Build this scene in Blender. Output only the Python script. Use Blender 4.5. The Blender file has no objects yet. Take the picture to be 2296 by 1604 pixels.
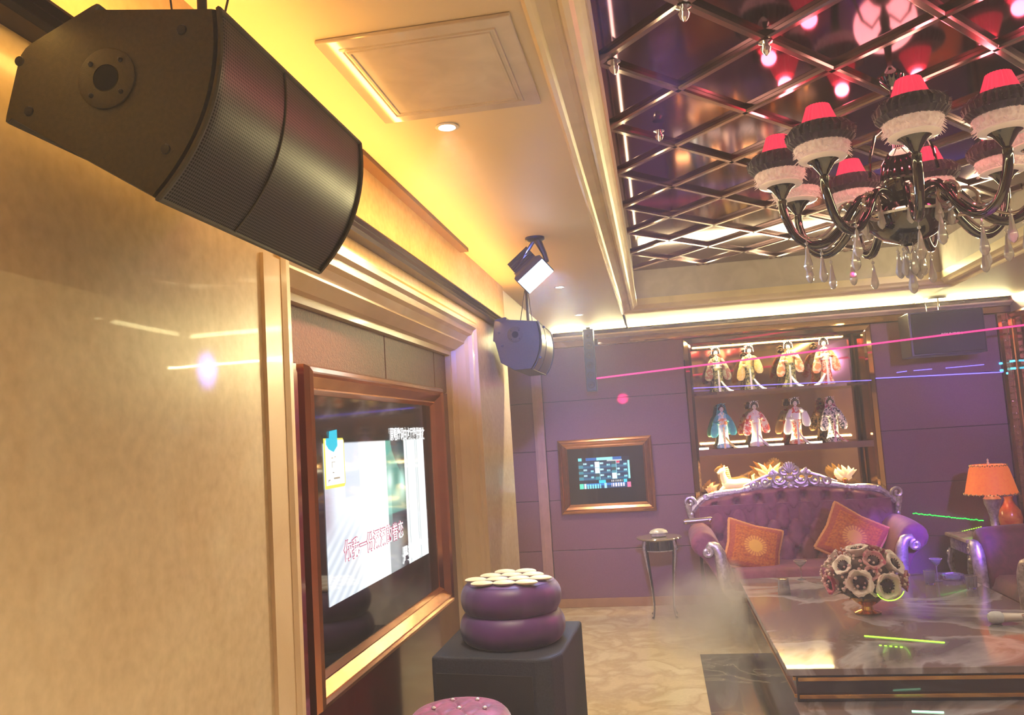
import bpy, math, random
from math import sin, cos, pi, radians, sqrt, atan2, exp
from mathutils import Vector, Matrix

sc = bpy.context.scene
COL = sc.collection

# ------------------------------------------------------------------ camera
CAM = Vector((0.95394644, -8.33910898, 1.69909847))
RX = Vector((0.98321477, 0.17137434, -0.06260638))
UX = Vector((0.07754484, -0.08190465, 0.99361885))
FX = Vector((-0.16515302, 0.98179553, 0.09381905))
cd = bpy.data.cameras.new('camera'); cam = bpy.data.objects.new('camera', cd); COL.objects.link(cam)
m = Matrix.Identity(4)
for i in range(3):
    m[i][0] = RX[i]; m[i][1] = UX[i]; m[i][2] = -FX[i]; m[i][3] = CAM[i]
cam.matrix_world = m
cd.sensor_width = 36; cd.lens = 1875.67 / 2296 * 36
cd.clip_start = 0.05
sc.camera = cam

# ------------------------------------------------------------------ world, exposure
w = bpy.data.worlds.new('world'); sc.world = w; w.use_nodes = True
w.node_tree.nodes['Background'].inputs[0].default_value = (0.25, 0.16, 0.22, 1)
w.node_tree.nodes['Background'].inputs[1].default_value = 0.3
sc.view_settings.view_transform = 'Standard'; sc.view_settings.look = 'None'
sc.view_settings.gamma = 1; sc.view_settings.use_curve_mapping = False
sc.view_settings.exposure = 0.50
sc.cycles.max_bounces = 7; sc.cycles.diffuse_bounces = 3; sc.cycles.glossy_bounces = 4
sc.cycles.transmission_bounces = 5; sc.cycles.volume_bounces = 1
sc.cycles.caustics_reflective = False; sc.cycles.caustics_refractive = False
sc.cycles.sample_clamp_indirect = 4.0
sc.cycles.use_denoising = True; sc.cycles.use_light_tree = False
sc.cycles.use_adaptive_sampling = True; sc.cycles.adaptive_threshold = 0.03

def lamp(kind, name, loc, energy, color, target=None, size=0.1, size_y=None, angle=60, blend=0.5, parent=None, spread=None):
    d = bpy.data.lights.new(name, kind); o = bpy.data.objects.new(name, d); COL.objects.link(o)
    d.energy = energy; d.color = color
    if kind == 'AREA':
        d.shape = 'RECTANGLE'; d.size = size; d.size_y = size_y or size
        if spread: d.spread = radians(spread)
    elif kind == 'SPOT':
        d.spot_size = radians(angle); d.spot_blend = blend; d.shadow_soft_size = size
    else:
        d.shadow_soft_size = size
    o.location = loc
    if target is not None:
        o.rotation_euler = (Vector(target) - Vector(loc)).to_track_quat('-Z', 'Y').to_euler()
    if parent: o.parent = parent
    return o

WARM = (1.0, 0.85, 0.62); ORANGE = (1.0, 0.55, 0.13); YEL = (1.0, 0.86, 0.42)
# light hidden on top of the dark rail of the left wall
lamp('AREA', 'rail_light', (0.075, -5.4, 2.46), 14, (1.0, 0.45, 0.08), (0.02, -5.4, 2.75), 4.9, 0.03)
lamp('AREA', 'rail_light_down', (0.075, -5.4, 2.375), 5, (1.0, 0.55, 0.12), (0.0, -5.4, 2.0), 4.9, 0.03)
# light trough along the top of the back wall
lamp('AREA', 'trough_light', (1.9, -0.080, 2.662), 120, YEL, (1.9, -0.5, 2.90), 4.6, 0.03)
# soft fill strips added behind the crown moulding of the coffer
lamp('AREA', 'coffer_fill_light', (2.06, -1.30, 2.80), 12, YEL, (2.06, -3.0, 3.2), 2.3, 0.04)
lamp('AREA', 'coffer_fill_light', (3.22, -4.3, 2.80), 22, YEL, (2.4, -4.3, 3.0), 5.6, 0.04)
lamp('AREA', 'coffer_fill_light', (0.90, -4.3, 2.80), 8, YEL, (1.7, -4.3, 3.0), 5.6, 0.04)
# recessed ceiling spots; the camera-end and right-side ones are added for fill
SPOTS = [(0.90, -8.1), (0.364, -5.805), (0.364, -2.69), (0.364, -1.24), (3.75, -7.35), (3.75, -5.8), (3.75, -4.2), (3.75, -2.6),
         (1.4, -8.3), (2.8, -8.3)]
for x, y in SPOTS:
    lamp('SPOT', 'downlight_beam', (x, y, 2.675), (45 if x > 3 and y > -5 else 110), WARM, (x, y, 0), 0.03, angle=120, blend=0.8)
# purple and magenta stage beams; blue corner spot and violet washes are added fill
lamp('SPOT', 'violet_beam', (3.9, -4.6, 2.6), 1700, (0.16, 0.03, 1.0), (2.98, -0.75, 0.55), 0.04, angle=13, blend=0.8)
lamp('SPOT', 'violet_wall_beam', (2.9, -5.6, 2.55), 450, (0.32, 0.16, 1.0), (4.0, 0.0, 2.1), 0.04, angle=16, blend=0.9)
lamp('SPOT', 'magenta_beam', (3.9, -3.2, 2.55), 150, (1.0, 0.12, 0.45), (0.55, -5.0, 0.95), 0.04, angle=11, blend=0.7)
lamp('SPOT', 'magenta_chair_beam', (1.9, -6.2, 2.6), 70, (1.0, 0.15, 0.45), (3.55, -1.6, 0.6), 0.04, angle=13, blend=0.8)
lamp('SPOT', 'blue_glare_fill', (0.95, -6.9, 2.6), 700, (0.16, 0.22, 1.0), (0.05, -3.0, 2.20), 0.05, angle=20, blend=0.9)  # added without a fixture; stands in for the flood light's blue glare
lamp('SPOT', 'violet_wash_fill', (1.05, -6.6, 2.6), 700, (0.42, 0.25, 1.0), (0.85, 0.0, 1.0), 0.05, angle=26, blend=0.9)  # added without a fixture to tint the back wall and haze
lamp('SPOT', 'violet_wash_fill', (3.75, -5.2, 2.6), 350, (0.45, 0.25, 1.0), (3.0, 0.0, 1.3), 0.05, angle=40, blend=0.9)
# soft round spots thrown on the walls by the stage laser unit
lamp('SPOT', 'blue_spot_beam', (3.4, -5.4, 2.2), 3500, (0.10, 0.14, 1.0), (0.0, -6.664, 1.884), 0.02, angle=1.3, blend=1.0)
lamp('SPOT', 'pink_spot_beam', (2.6, -6.2, 2.45), 9000, (1.0, 0.02, 0.25), (0.627, 0.0, 2.0), 0.01, angle=0.75, blend=0.6)
lamp('SPOT', 'pink_spot_beam', (2.6, -6.2, 2.45), 4500, (1.0, 0.02, 0.25), (-0.15, 0.0, 1.986), 0.01, angle=0.6, blend=0.6)
# display niche
lamp('AREA', 'niche_front_fill', (2.12, -0.09, 2.50), 10, (1.0, 0.80, 0.5), (2.12, 0.10, 2.0), 1.5, 0.03)  # added to brighten the dolls from the front
lamp('AREA', 'niche_top_light', (2.12, 0.06, 2.50), 26, (1.0, 0.72, 0.35), (2.12, 0.16, 1.9), 1.5, 0.05)
lamp('AREA', 'niche_mid_light', (2.12, 0.03, 1.50), 18, (1.0, 0.80, 0.45), (2.12, 0.16, 1.9), 1.5, 0.05)
lamp('AREA', 'niche_low_light', (2.12, 0.10, 1.385), 30, (1.0, 0.70, 0.28), (2.12, 0.12, 1.0), 1.5, 0.08)

# ------------------------------------------------------------------ materials
MATS = {}
def new_mat(name):
    m = bpy.data.materials.new(name); m.use_nodes = True
    nt = m.node_tree; b = nt.nodes['Principled BSDF']
    return m, nt, b
def N(nt, t, **kw):
    n = nt.nodes.new(t)
    for k, v in kw.items(): setattr(n, k, v)
    return n
def rgb(c): return (c[0], c[1], c[2], 1)
def mat(name, col, rough=0.5, metal=0.0, coat=0.0, emis=None, es=0.0, trans=0.0, ior=1.45, sheen=0.0, col2=None, nscale=8.0,
        bump=0.0, bscale=60.0, contrast=(0.35, 0.65), detail=4.0, stretch=None, subsurf=0, voro=False, alpha=None, rvar=0):
    if name in MATS: return MATS[name]
    m, nt, b = new_mat(name)
    b.inputs['Base Color'].default_value = rgb(col); b.inputs['Roughness'].default_value = rough
    b.inputs['Metallic'].default_value = metal; b.inputs['IOR'].default_value = ior
    b.inputs['Coat Weight'].default_value = coat; b.inputs['Coat Roughness'].default_value = 0.06
    b.inputs['Transmission Weight'].default_value = trans; b.inputs['Sheen Weight'].default_value = sheen
    if alpha is not None: b.inputs['Alpha'].default_value = alpha
    if emis: b.inputs['Emission Color'].default_value = rgb(emis); b.inputs['Emission Strength'].default_value = es
    tc = N(nt, 'ShaderNodeTexCoord'); vec = tc.outputs['Object']
    if stretch:
        mp = N(nt, 'ShaderNodeMapping'); mp.inputs['Scale'].default_value = stretch
        nt.links.new(vec, mp.inputs[0]); vec = mp.outputs[0]
    if col2 is None:
        col2 = tuple(min(1, c * 0.86) for c in col)
    if voro:
        n = N(nt, 'ShaderNodeTexVoronoi'); n.inputs['Scale'].default_value = nscale; nt.links.new(vec, n.inputs['Vector']); out = n.outputs['Distance']
    else:
        n = N(nt, 'ShaderNodeTexNoise'); n.inputs['Scale'].default_value = nscale; n.inputs['Detail'].default_value = detail
        n.inputs['Distortion'].default_value = 0.6
        nt.links.new(vec, n.inputs['Vector']); out = n.outputs['Fac']
    r = N(nt, 'ShaderNodeValToRGB'); r.color_ramp.elements[0].position = contrast[0]; r.color_ramp.elements[1].position = contrast[1]
    r.color_ramp.elements[0].color = rgb(col); r.color_ramp.elements[1].color = rgb(col2)
    nt.links.new(out, r.inputs[0]); nt.links.new(r.outputs[0], b.inputs['Base Color'])
    if rvar:
        mr = N(nt, 'ShaderNodeMapRange'); mr.inputs[3].default_value = rough; mr.inputs[4].default_value = rough + rvar
        nt.links.new(out, mr.inputs[0]); nt.links.new(mr.outputs[0], b.inputs['Roughness'])
    if bump:
        n2 = N(nt, 'ShaderNodeTexNoise'); n2.inputs['Scale'].default_value = bscale; n2.inputs['Detail'].default_value = 3
        nt.links.new(vec, n2.inputs['Vector'])
        bp = N(nt, 'ShaderNodeBump'); bp.inputs['Strength'].default_value = bump; bp.inputs['Distance'].default_value = 0.004
        nt.links.new(n2.outputs['Fac'], bp.inputs['Height']); nt.links.new(bp.outputs[0], b.inputs['Normal'])
    MATS[name] = m; return m
def emit_mat(name, col, s):
    if name in MATS: return MATS[name]
    m, nt, b = new_mat(name); nt.nodes.remove(b)
    e = N(nt, 'ShaderNodeEmission'); e.inputs[0].default_value = rgb(col); e.inputs[1].default_value = s
    nt.links.new(e.outputs[0], nt.nodes['Material Output'].inputs[0]); MATS[name] = m; return m
def beam_mat(name, col, s, op):
    m, nt, b = new_mat(name); nt.nodes.remove(b)
    e = N(nt, 'ShaderNodeEmission'); e.inputs[0].default_value = rgb(col); e.inputs[1].default_value = s
    t = N(nt, 'ShaderNodeBsdfTransparent'); mx = N(nt, 'ShaderNodeMixShader'); mx.inputs[0].default_value = op
    nt.links.new(t.outputs[0], mx.inputs[1]); nt.links.new(e.outputs[0], mx.inputs[2])
    nt.links.new(mx.outputs[0], nt.nodes['Material Output'].inputs[0]); return m
def attr_mat(name, rough=0.5, emis=0.0, sheen=0, bump=0, bscale=200, coat=0):
    """colour taken from the mesh's own colour attribute (screen pictures, embroidery)"""
    if name in MATS: return MATS[name]
    m, nt, b = new_mat(name); a = N(nt, 'ShaderNodeVertexColor'); a.layer_name = 'Col'
    b.inputs['Roughness'].default_value = rough; b.inputs['Sheen Weight'].default_value = sheen; b.inputs['Coat Weight'].default_value = coat
    if emis:
        b.inputs['Base Color'].default_value = (0.01, 0.01, 0.01, 1)
        nt.links.new(a.outputs[0], b.inputs['Emission Color']); b.inputs['Emission Strength'].default_value = emis
    else: nt.links.new(a.outputs[0], b.inputs['Base Color'])
    if bump:
        n2 = N(nt, 'ShaderNodeTexNoise'); n2.inputs['Scale'].default_value = bscale
        bp = N(nt, 'ShaderNodeBump'); bp.inputs['Strength'].default_value = bump; bp.inputs['Distance'].default_value = 0.003
        nt.links.new(n2.outputs['Fac'], bp.inputs['Height']); nt.links.new(bp.outputs[0], b.inputs['Normal'])
    MATS[name] = m; return m

def marble(name, base, vein, rough=0.12, scale=1.6, coat=0.3, c3=None, sharp=0.5, width=(0.44, 0.5, 0.56), dist=0.8):
    m, nt, b = new_mat(name); b.inputs['Roughness'].default_value = rough; b.inputs['Coat Weight'].default_value = coat
    tc = N(nt, 'ShaderNodeTexCoord')
    n1 = N(nt, 'ShaderNodeTexNoise'); n1.inputs['Scale'].default_value = scale; n1.inputs['Detail'].default_value = 8; n1.inputs['Distortion'].default_value = dist
    nt.links.new(tc.outputs['Object'], n1.inputs['Vector'])
    r = N(nt, 'ShaderNodeValToRGB'); e = r.color_ramp.elements
    e[0].position = width[0]; e[0].color = rgb(base); e[1].position = width[2]; e[1].color = rgb(c3 or base)
    k = e.new(width[1]); k.color = rgb(vein)
    n2 = N(nt, 'ShaderNodeTexNoise'); n2.inputs['Scale'].default_value = scale * 14; n2.inputs['Detail'].default_value = 4
    nt.links.new(tc.outputs['Object'], n2.inputs['Vector'])
    mx = N(nt, 'ShaderNodeMixRGB'); mx.blend_type = 'MULTIPLY'; mx.inputs[0].default_value = sharp * 0.5
    nt.links.new(n1.outputs['Fac'], r.inputs[0]); nt.links.new(r.outputs[0], mx.inputs[1]); nt.links.new(n2.outputs['Fac'], mx.inputs[2])
    nt.links.new(mx.outputs[0], b.inputs['Base Color']); MATS[name] = m; return m

M_marble = marble('beige_marble', (0.76, 0.60, 0.38), (0.70, 0.53, 0.32), 0.26, 2.6, 0.15, c3=(0.80, 0.65, 0.43), width=(0.25, 0.5, 0.75), sharp=0.7)
M_stone = mat('carved_stone_trim', (0.70, 0.53, 0.33), 0.25, col2=(0.62, 0.45, 0.27), nscale=3, bump=0.15, bscale=40, coat=0.2)
M_floor = marble('floor_marble', (0.80, 0.68, 0.44), (0.62, 0.48, 0.28), 0.10, 3.5, 0.4, c3=(0.76, 0.62, 0.38), width=(0.38, 0.5, 0.62))
M_floor_dark = marble('dark_floor_marble', (0.045, 0.042, 0.035), (0.22, 0.20, 0.15), 0.12, 2.2, 0.4, width=(0.42, 0.47, 0.5))
M_table = marble('grey_table_marble', (0.17, 0.14, 0.155), (0.50, 0.46, 0.50), 0.13, 1.1, 0.25, c3=(0.24, 0.17, 0.16), width=(0.40, 0.485, 0.51))
M_ceil = mat('ceiling_paint', (0.80, 0.69, 0.50), 0.55, nscale=1.5, col2=(0.78, 0.67, 0.48))
M_coffer = mat('coffer_paint', (0.62, 0.55, 0.50), 0.6)
M_mould = mat('cream_moulding', (0.84, 0.70, 0.44), 0.4, nscale=4)
M_purple = mat('purple_fabric_wall', (0.20, 0.085, 0.115), 0.5, col2=(0.155, 0.065, 0.09), nscale=220, bump=0.35, bscale=260, sheen=0.3)
M_panel = mat('woven_wall_panel', (0.12, 0.035, 0.025), 0.45, col2=(0.08, 0.022, 0.02), nscale=90, bump=0.6, bscale=160)
M_redpanel = mat('dark_red_gloss_panel', (0.11, 0.012, 0.020), 0.12, coat=0.4)
M_groove = mat('groove_shadow_gap', (0.05, 0.02, 0.03), 0.8)
M_brownmirror = mat('brown_mirror', (0.42, 0.27, 0.16), 0.04, 1.0, nscale=2, col2=(0.36, 0.22, 0.13))
M_nichemirror = mat('amber_mirror', (0.50, 0.31, 0.15), 0.05, 1.0, nscale=3, col2=(0.42, 0.26, 0.13))
M_ceilmirror = mat('dark_plum_mirror', (0.13, 0.03, 0.07), 0.08, 1.0, nscale=1.2, col2=(0.09, 0.022, 0.085))
M_lattice = mat('bevelled_mirror_strip', (0.34, 0.24, 0.25), 0.18, 1.0, nscale=2)
M_copper = mat('rose_gold_frame', (0.62, 0.30, 0.16), 0.16, 1.0, nscale=6, col2=(0.50, 0.22, 0.11), rvar=0.1)
M_gold = mat('polished_gold', (0.90, 0.52, 0.14), 0.16, 1.0)
M_silver = mat('silver_leaf', (0.78, 0.75, 0.73), 0.38, 0.75, col2=(0.45, 0.42, 0.41), nscale=30, bump=0.3, bscale=60)
M_chrome = mat('chrome', (0.8, 0.8, 0.82), 0.06, 1.0)
M_black = mat('black_metal', (0.012, 0.012, 0.014), 0.35)
M_blackgloss = mat('black_glass', (0.004, 0.006, 0.016), 0.03, coat=1.0, ior=1.6)
M_cab = mat('black_textured_cabinet', (0.048, 0.038, 0.016), 0.5, col2=(0.036, 0.029, 0.013), nscale=140, bump=0.25, bscale=900)
M_sub = mat('grey_black_carpeted_wood', (0.022, 0.026, 0.042), 0.75, col2=(0.014, 0.016, 0.028), nscale=160, bump=0.5, bscale=200)
M_screen = mat('dark_screen_glass', (0.010, 0.010, 0.014), 0.05, coat=0.6)
M_velvet = mat('plum_velvet', (0.23, 0.05, 0.105), 0.65, sheen=0.15, col2=(0.16, 0.03, 0.075), nscale=14, bump=0.25, bscale=120)
M_darkvelvet = mat('dark_wine_velvet', (0.13, 0.02, 0.045), 0.65, sheen=0.2, col2=(0.08, 0.012, 0.028), nscale=18, bump=0.25, bscale=120)
M_satin = mat('purple_satin', (0.075, 0.016, 0.115), 0.45, sheen=0.2, col2=(0.05, 0.010, 0.085), nscale=10)
M_magvel = mat('magenta_crushed_velvet', (0.36, 0.05, 0.16), 0.45, sheen=0.6, col2=(0.16, 0.015, 0.07), nscale=22, bump=0.4, bscale=50)
M_cream = mat('cream_sheen', (0.85, 0.70, 0.45), 0.35, sheen=0.3)  # on the pouf, stands in for yellow light on the tufts
M_crystal = mat('crystal', (1.0, 0.98, 1.0), 0.02, trans=0.45, ior=1.6, coat=1.0, col2=(0.95, 0.95, 1.0))
M_glass = mat('clear_glass', (0.9, 0.9, 0.95), 0.02, trans=0.85, ior=1.45)
M_trimgold = mat('dark_bronze_rail', (0.10, 0.07, 0.045), 0.22, 0.8)
M_white = mat('white_plastic', (0.85, 0.84, 0.82), 0.25)
M_jade = mat('pale_green_stone', (0.62, 0.62, 0.42), 0.25, col2=(0.45, 0.42, 0.28), nscale=20)
M_brass_tray = mat('brass_tray', (0.75, 0.60, 0.28), 0.15, 1.0)
M_baseb = mat('brown_marble_skirting', (0.36, 0.20, 0.10), 0.2, coat=0.2)

# ------------------------------------------------------------------ mesh helpers
class MB:
    def __init__(s): s.v = []; s.f = []; s.sm = []; s.mi = []; s.cur = 0; s.col = []
    def add(s, vs, fs, smooth=False):
        o = len(s.v); s.v += [tuple(p) for p in vs]
        for f in fs: s.f.append(tuple(i + o for i in f)); s.sm.append(smooth); s.mi.append(s.cur)
    def box(s, a, b, M=None):
        x0, y0, z0 = a; x1, y1, z1 = b
        vs = [Vector(p) for p in ((x0,y0,z0),(x1,y0,z0),(x1,y1,z0),(x0,y1,z0),(x0,y0,z1),(x1,y0,z1),(x1,y1,z1),(x0,y1,z1))]
        if M: vs = [M @ p for p in vs]
        s.add(vs, [(0,3,2,1),(4,5,6,7),(0,1,5,4),(1,2,6,5),(2,3,7,6),(3,0,4,7)])
    def lathe(s, prof, n=24, M=None, cap=True, sx=1, sy=1, rfun=None):
        vs = []; fs = []
        for j, (r, z) in enumerate(prof):
            for i in range(n):
                t = 2*pi*i/n; rr = r * (rfun(t, j) if rfun else 1)
                p = Vector((rr*cos(t)*sx, rr*sin(t)*sy, z)); vs.append(M @ p if M else p)
        for j in range(len(prof)-1):
            for i in range(n):
                k = (i+1) % n; fs.append((j*n+i, j*n+k, (j+1)*n+k, (j+1)*n+i))
        if cap:
            if prof[0][0] > 1e-5: fs.append(tuple(reversed(range(n))))
            if prof[-1][0] > 1e-5: fs.append(tuple((len(prof)-1)*n+i for i in range(n)))
        s.add(vs, fs, True)
    def loft(s, rings, closed=True, cap=True, smooth=True):
        n = len(rings[0]); vs = [p for r in rings for p in r]; fs = []
        for j in range(len(rings)-1):
            for i in range(n if closed else n-1):
                k = (i+1) % n; fs.append((j*n+i, j*n+k, (j+1)*n+k, (j+1)*n+i))
        if cap: fs.append(tuple(reversed(range(n)))); fs.append(tuple((len(rings)-1)*n+i for i in range(n)))
        s.add(vs, fs, smooth)
    def tube(s, pts, r, n=8, flat=1.0, up=None):
        pts = [Vector(p) for p in pts]; m = len(pts)
        rs = r if isinstance(r, (list, tuple)) else [r]*m
        rings = []; prev = None
        for i, p in enumerate(pts):
            t = (pts[min(i+1, m-1)] - pts[max(i-1, 0)])
            t = t.normalized() if t.length > 1e-9 else Vector((0, 0, 1))
            if prev is None:
                a = Vector(up) if up else (Vector((0, 0, 1)) if abs(t.z) < 0.9 else Vector((1, 0, 0)))
                prev = (a - t*a.dot(t)).normalized()
            else:
                prev = (prev - t*prev.dot(t)); prev = prev.normalized() if prev.length > 1e-6 else Vector((1, 0, 0))
            q = t.cross(prev)
            rings.append([p + (prev*cos(2*pi*k/n)*flat + q*sin(2*pi*k/n))*rs[i] for k in range(n)])
        s.loft(rings)
    def sphere(s, c, r, n=12, m=8, sc3=(1, 1, 1), M=None):
        c = Vector(c); vs = []; fs = []
        for j in range(m+1):
            a = pi*j/m
            for i in range(n):
                t = 2*pi*i/n; p = Vector((r*sin(a)*cos(t)*sc3[0], r*sin(a)*sin(t)*sc3[1], -r*cos(a)*sc3[2]))
                vs.append(c + (M @ p if M else p))
        for j in range(m):
            for i in range(n):
                k = (i+1) % n; fs.append((j*n+i, j*n+k, (j+1)*n+k, (j+1)*n+i))
        s.add(vs, fs, True)
    def prism(s, poly, d0, d1, to3, smooth=False):
        n = len(poly); vs = [to3(a, b, d0) for a, b in poly] + [to3(a, b, d1) for a, b in poly]
        fs = [tuple(range(n)), tuple(reversed(range(n, 2*n)))] + [(i, i+n, (i+1) % n + n, (i+1) % n) for i in range(n)]
        s.add(vs, fs, smooth)
    def grid(s, fun, nu, nv, smooth=True, colf=None):
        vs = [fun(i/nu, j/nv) for j in range(nv+1) for i in range(nu+1)]
        fs = [(j*(nu+1)+i, j*(nu+1)+i+1, (j+1)*(nu+1)+i+1, (j+1)*(nu+1)+i) for j in range(nv) for i in range(nu)]
        if colf: s.col += [colf(i/nu, j/nv) for j in range(nv+1) for i in range(nu+1)]
        s.add(vs, fs, smooth)
    def sweep(s, rect, prof, to3, smooth=False, sides=(0, 1, 2, 3)):
        """profile of (inset, depth) swept round a rectangle with mitred corners"""
        a0, a1, b0, b1 = rect
        for k in sides:
            vs = []
            for o, d in prof:
                c = [(a0+o, b0+o), (a1-o, b0+o), (a1-o, b1-o), (a0+o, b1-o)]
                p, q = c[k], c[(k+1) % 4]; vs += [to3(p[0], p[1], d), to3(q[0], q[1], d)]
            fs = [(2*i, 2*i+1, 2*i+3, 2*i+2) for i in range(len(prof)-1)]
            s.add(vs, fs, smooth)
    def build(s, name, mats, parent=None, loc=None, bevel=0, sharp=40, subd=0, segs=2):
        me = bpy.data.meshes.new(name); me.from_pydata(s.v, [], s.f)
        me.polygons.foreach_set('use_smooth', s.sm if any(s.sm) or not bevel else s.sm)
        for mm in (mats if isinstance(mats, (list, tuple)) else [mats]): me.materials.append(mm)
        me.polygons.foreach_set('material_index', s.mi)
        if s.col:
            ca = me.color_attributes.new('Col', 'FLOAT_COLOR', 'POINT')
            for i, c in enumerate(s.col): ca.data[i].color = (c[0], c[1], c[2], 1)
        me.update()
        import bmesh
        bm = bmesh.new(); bm.from_mesh(me); bmesh.ops.recalc_face_normals(bm, faces=bm.faces); bm.to_mesh(me); bm.free()
        if any(s.sm): me.set_sharp_from_angle(angle=radians(sharp))
        o = bpy.data.objects.new(name, me); COL.objects.link(o)
        if parent: o.parent = parent
        if loc is not None: o.location = loc
        if bevel:
            b = o.modifiers.new('bevel', 'BEVEL'); b.width = bevel; b.segments = segs; b.limit_method = 'ANGLE'; b.angle_limit = radians(35)
        if subd:
            b = o.modifiers.new('sub', 'SUBSURF'); b.levels = subd; b.render_levels = subd
        return o

def tag(o, label=None, cat=None, group=None, kind=None):
    if label: o['label'] = label
    if cat: o['category'] = cat
    if group: o['group'] = group
    if kind: o['kind'] = kind
    return o
def thing(name, label, cat, loc=(0, 0, 0), rz=0, group=None):
    o = bpy.data.objects.new(name, None); COL.objects.link(o); o.location = loc; o.rotation_euler = (0, 0, rz)
    o.empty_display_size = 0.1
    return tag(o, label, cat, group)
def struct(name, mb, mt, **kw):
    return tag(mb.build(name, mt, **kw), kind='structure')
def relabel(o, label, cat=None): o['label'] = label
def dup(root, loc, rz=None, label=None, group=None, scale=None):
    r = root.copy(); COL.objects.link(r); r.location = loc
    if rz is not None: r.rotation_euler = (0, 0, rz)
    if scale: r.scale = (scale,)*3
    if label: r['label'] = label
    if group: r['group'] = group
    for ch in list(root.children):
        c = ch.copy(); COL.objects.link(c); c.parent = r
        for g in list(ch.children):
            d = g.copy(); COL.objects.link(d); d.parent = c
    return r
XY = lambda a, b, d: (a, b, d)
XZ = lambda a, b, d: (a, d, b)
YZ = lambda a, b, d: (d, a, b)
def arc(cx, cz, r, a0, a1, n): return [(cx + r*cos(radians(a0+(a1-a0)*i/n)), cz + r*sin(radians(a0+(a1-a0)*i/n))) for i in range(n+1)]
def spiral(cx, cz, r0, r1, a0, turns, n=22):
    return [(cx + (r0+(r1-r0)*i/n)*cos(radians(a0)+2*pi*turns*i/n), cz + (r0+(r1-r0)*i/n)*sin(radians(a0)+2*pi*turns*i/n)) for i in range(n+1)]

# ================================================================== SETTING
H = 2.70; YB = -9.3; XR = 4.23
# floor
mb = MB(); mb.box((-1.0, YB, -0.1), (XR+0.1, 0.3, 0)); struct('floor', mb, M_floor)
mb = MB(); mb.box((1.13, -5.2, 0), (3.7, -1.83, 0.006)); struct('floor_inlay', mb, M_floor_dark)
# left wall: marble block with the television opening (y -6.22 .. -4.02, up to z 2.16)
OY0, OY1, OZ = -6.27, -3.90, 2.297
mb = MB()
mb.box((-0.9, YB, 0), (0, OY0, H)); mb.box((-0.9, OY1, 0), (0, -2.87, H)); mb.box((-0.9, OY0, OZ), (0, OY1, H))
mb.box((-0.9, OY0, 0), (-0.14, OY1, OZ))
struct('wall_left', mb, M_marble)
# bulkhead over the recess between the marble block and the back wall
mb = MB(); mb.box((-0.9, -2.87, 2.50), (-0.02, 0.0, H)); struct('wall_bulkhead', mb, M_ceil)
mb = MB(); mb.box((-1.0, -2.87, 0), (-0.9, 0.3, H)); struct('wall_recess', mb, M_purple)
# raised stone bands beside the opening
mb = MB()
mb.sweep((OY0, OY1, -0.4, OZ), [(-0.035, 0.0), (-0.035, 0.012), (-0.02, 0.02), (0.0, 0.02), (0.012, 0.006), (0.035, 0.0), (0.045, -0.02), (0.075, -0.035),
                                 (0.085, -0.032), (0.095, -0.045), (0.12, -0.075), (0.125, -0.10), (0.150, -0.10), (0.152, -0.14)], YZ, sides=(1, 2, 3))
struct('trim_opening', mb, M_stone)
mb = MB(); mb.box((0.0, -6.40, 0), (0.010, OY0-0.035, 2.2)); struct('trim_pilaster', mb, M_stone)
# woven panel and dark red base inside the opening
mb = MB()
ys = [OY0+0.01, -6.12, -5.05, -4.28, OY1-0.01]
for i in range(4):
    mb.box((-0.139, ys[i]+0.004, 1.95), (-0.128, ys[i+1]-0.004, OZ))
struct('wall_panel', mb, M_panel, bevel=0.003)
mb = MB(); mb.box((-0.139, OY0, 0), (-0.126, OY1, 1.945)); struct('wall_panel_base', mb, M_redpanel)
mb = MB(); mb.box((-0.128, -6.22, 0), (-0.06, -6.06, 1.93)); mb.box((-0.128, -6.16, 0), (-0.045, -6.10, 1.95)); struct('trim_panel_post', mb, M_redpanel, bevel=0.006)
# dark double rail along the left wall under the ceiling
mb = MB(); mb.prism([(0, 2.385), (0.045, 2.385), (0.05, 2.395), (0.042, 2.405), (0.05, 2.415), (0.042, 2.425), (0.05, 2.435), (0.05, 2.44), (0, 2.44)], YB, -2.87, lambda a, b, d: (a, d, b))
struct('trim_rail', mb, M_trimgold)
mb = MB(); mb.box((0.0, -5.70, H-0.02), (0.045, -4.10, H-0.001)); struct('trim_air_slot', mb, mat('air_slot_brown', (0.16, 0.08, 0.03), 0.6))
# back wall: pier left, panels under and over the niche, pier right, upholstered in courses
NX0, NX1, NZ0, NZ1 = 1.285, 2.965, 0.90, 2.535
def courses(x0, x1, z0, z1):
    b = MB(); zz = [0.08, 0.55, 1.04, 1.53, 2.015, 2.545]
    for i in range(5):
        a, c = max(zz[i], z0), min(zz[i+1], z1)
        if c - a > 0.02: b.box((x0+0.003, -0.02, a+0.003), (x1-0.003, 0.0, c-0.003))
    return b
mb = MB(); mb.box((-0.9, 0, 0), (NX0, 0.1, H)); mb.box((NX1, 0, 0), (XR+0.1, 0.1, H)); mb.box((NX0, 0, 0), (NX1, 0.1, NZ0)); mb.box((NX0, 0, NZ1), (NX1, 0.1, H))
struct('wall_back', mb, M_groove)
for a, c, z0, z1 in ((-0.9, -0.26, 0, 3), (-0.16, NX0-0.03, 0, 3), (NX1+0.03, 4.10, 0, 3), (NX0, NX1, 0, NZ0)):
    struct('wall_back_padding', courses(a, c, z0, z1), M_purple, bevel=0.004)
mb = MB(); mb.box((-0.265, -0.035, 0), (-0.165, 0.0, 2.55)); mb.box((-0.25, -0.045, 0), (-0.235, -0.03, 2.55)); mb.box((-0.195, -0.045, 0), (-0.18, -0.03, 2.55))
struct('trim_post', mb, mat('brown_lacquer', (0.42, 0.25, 0.22), 0.3, coat=0.3))
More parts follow.
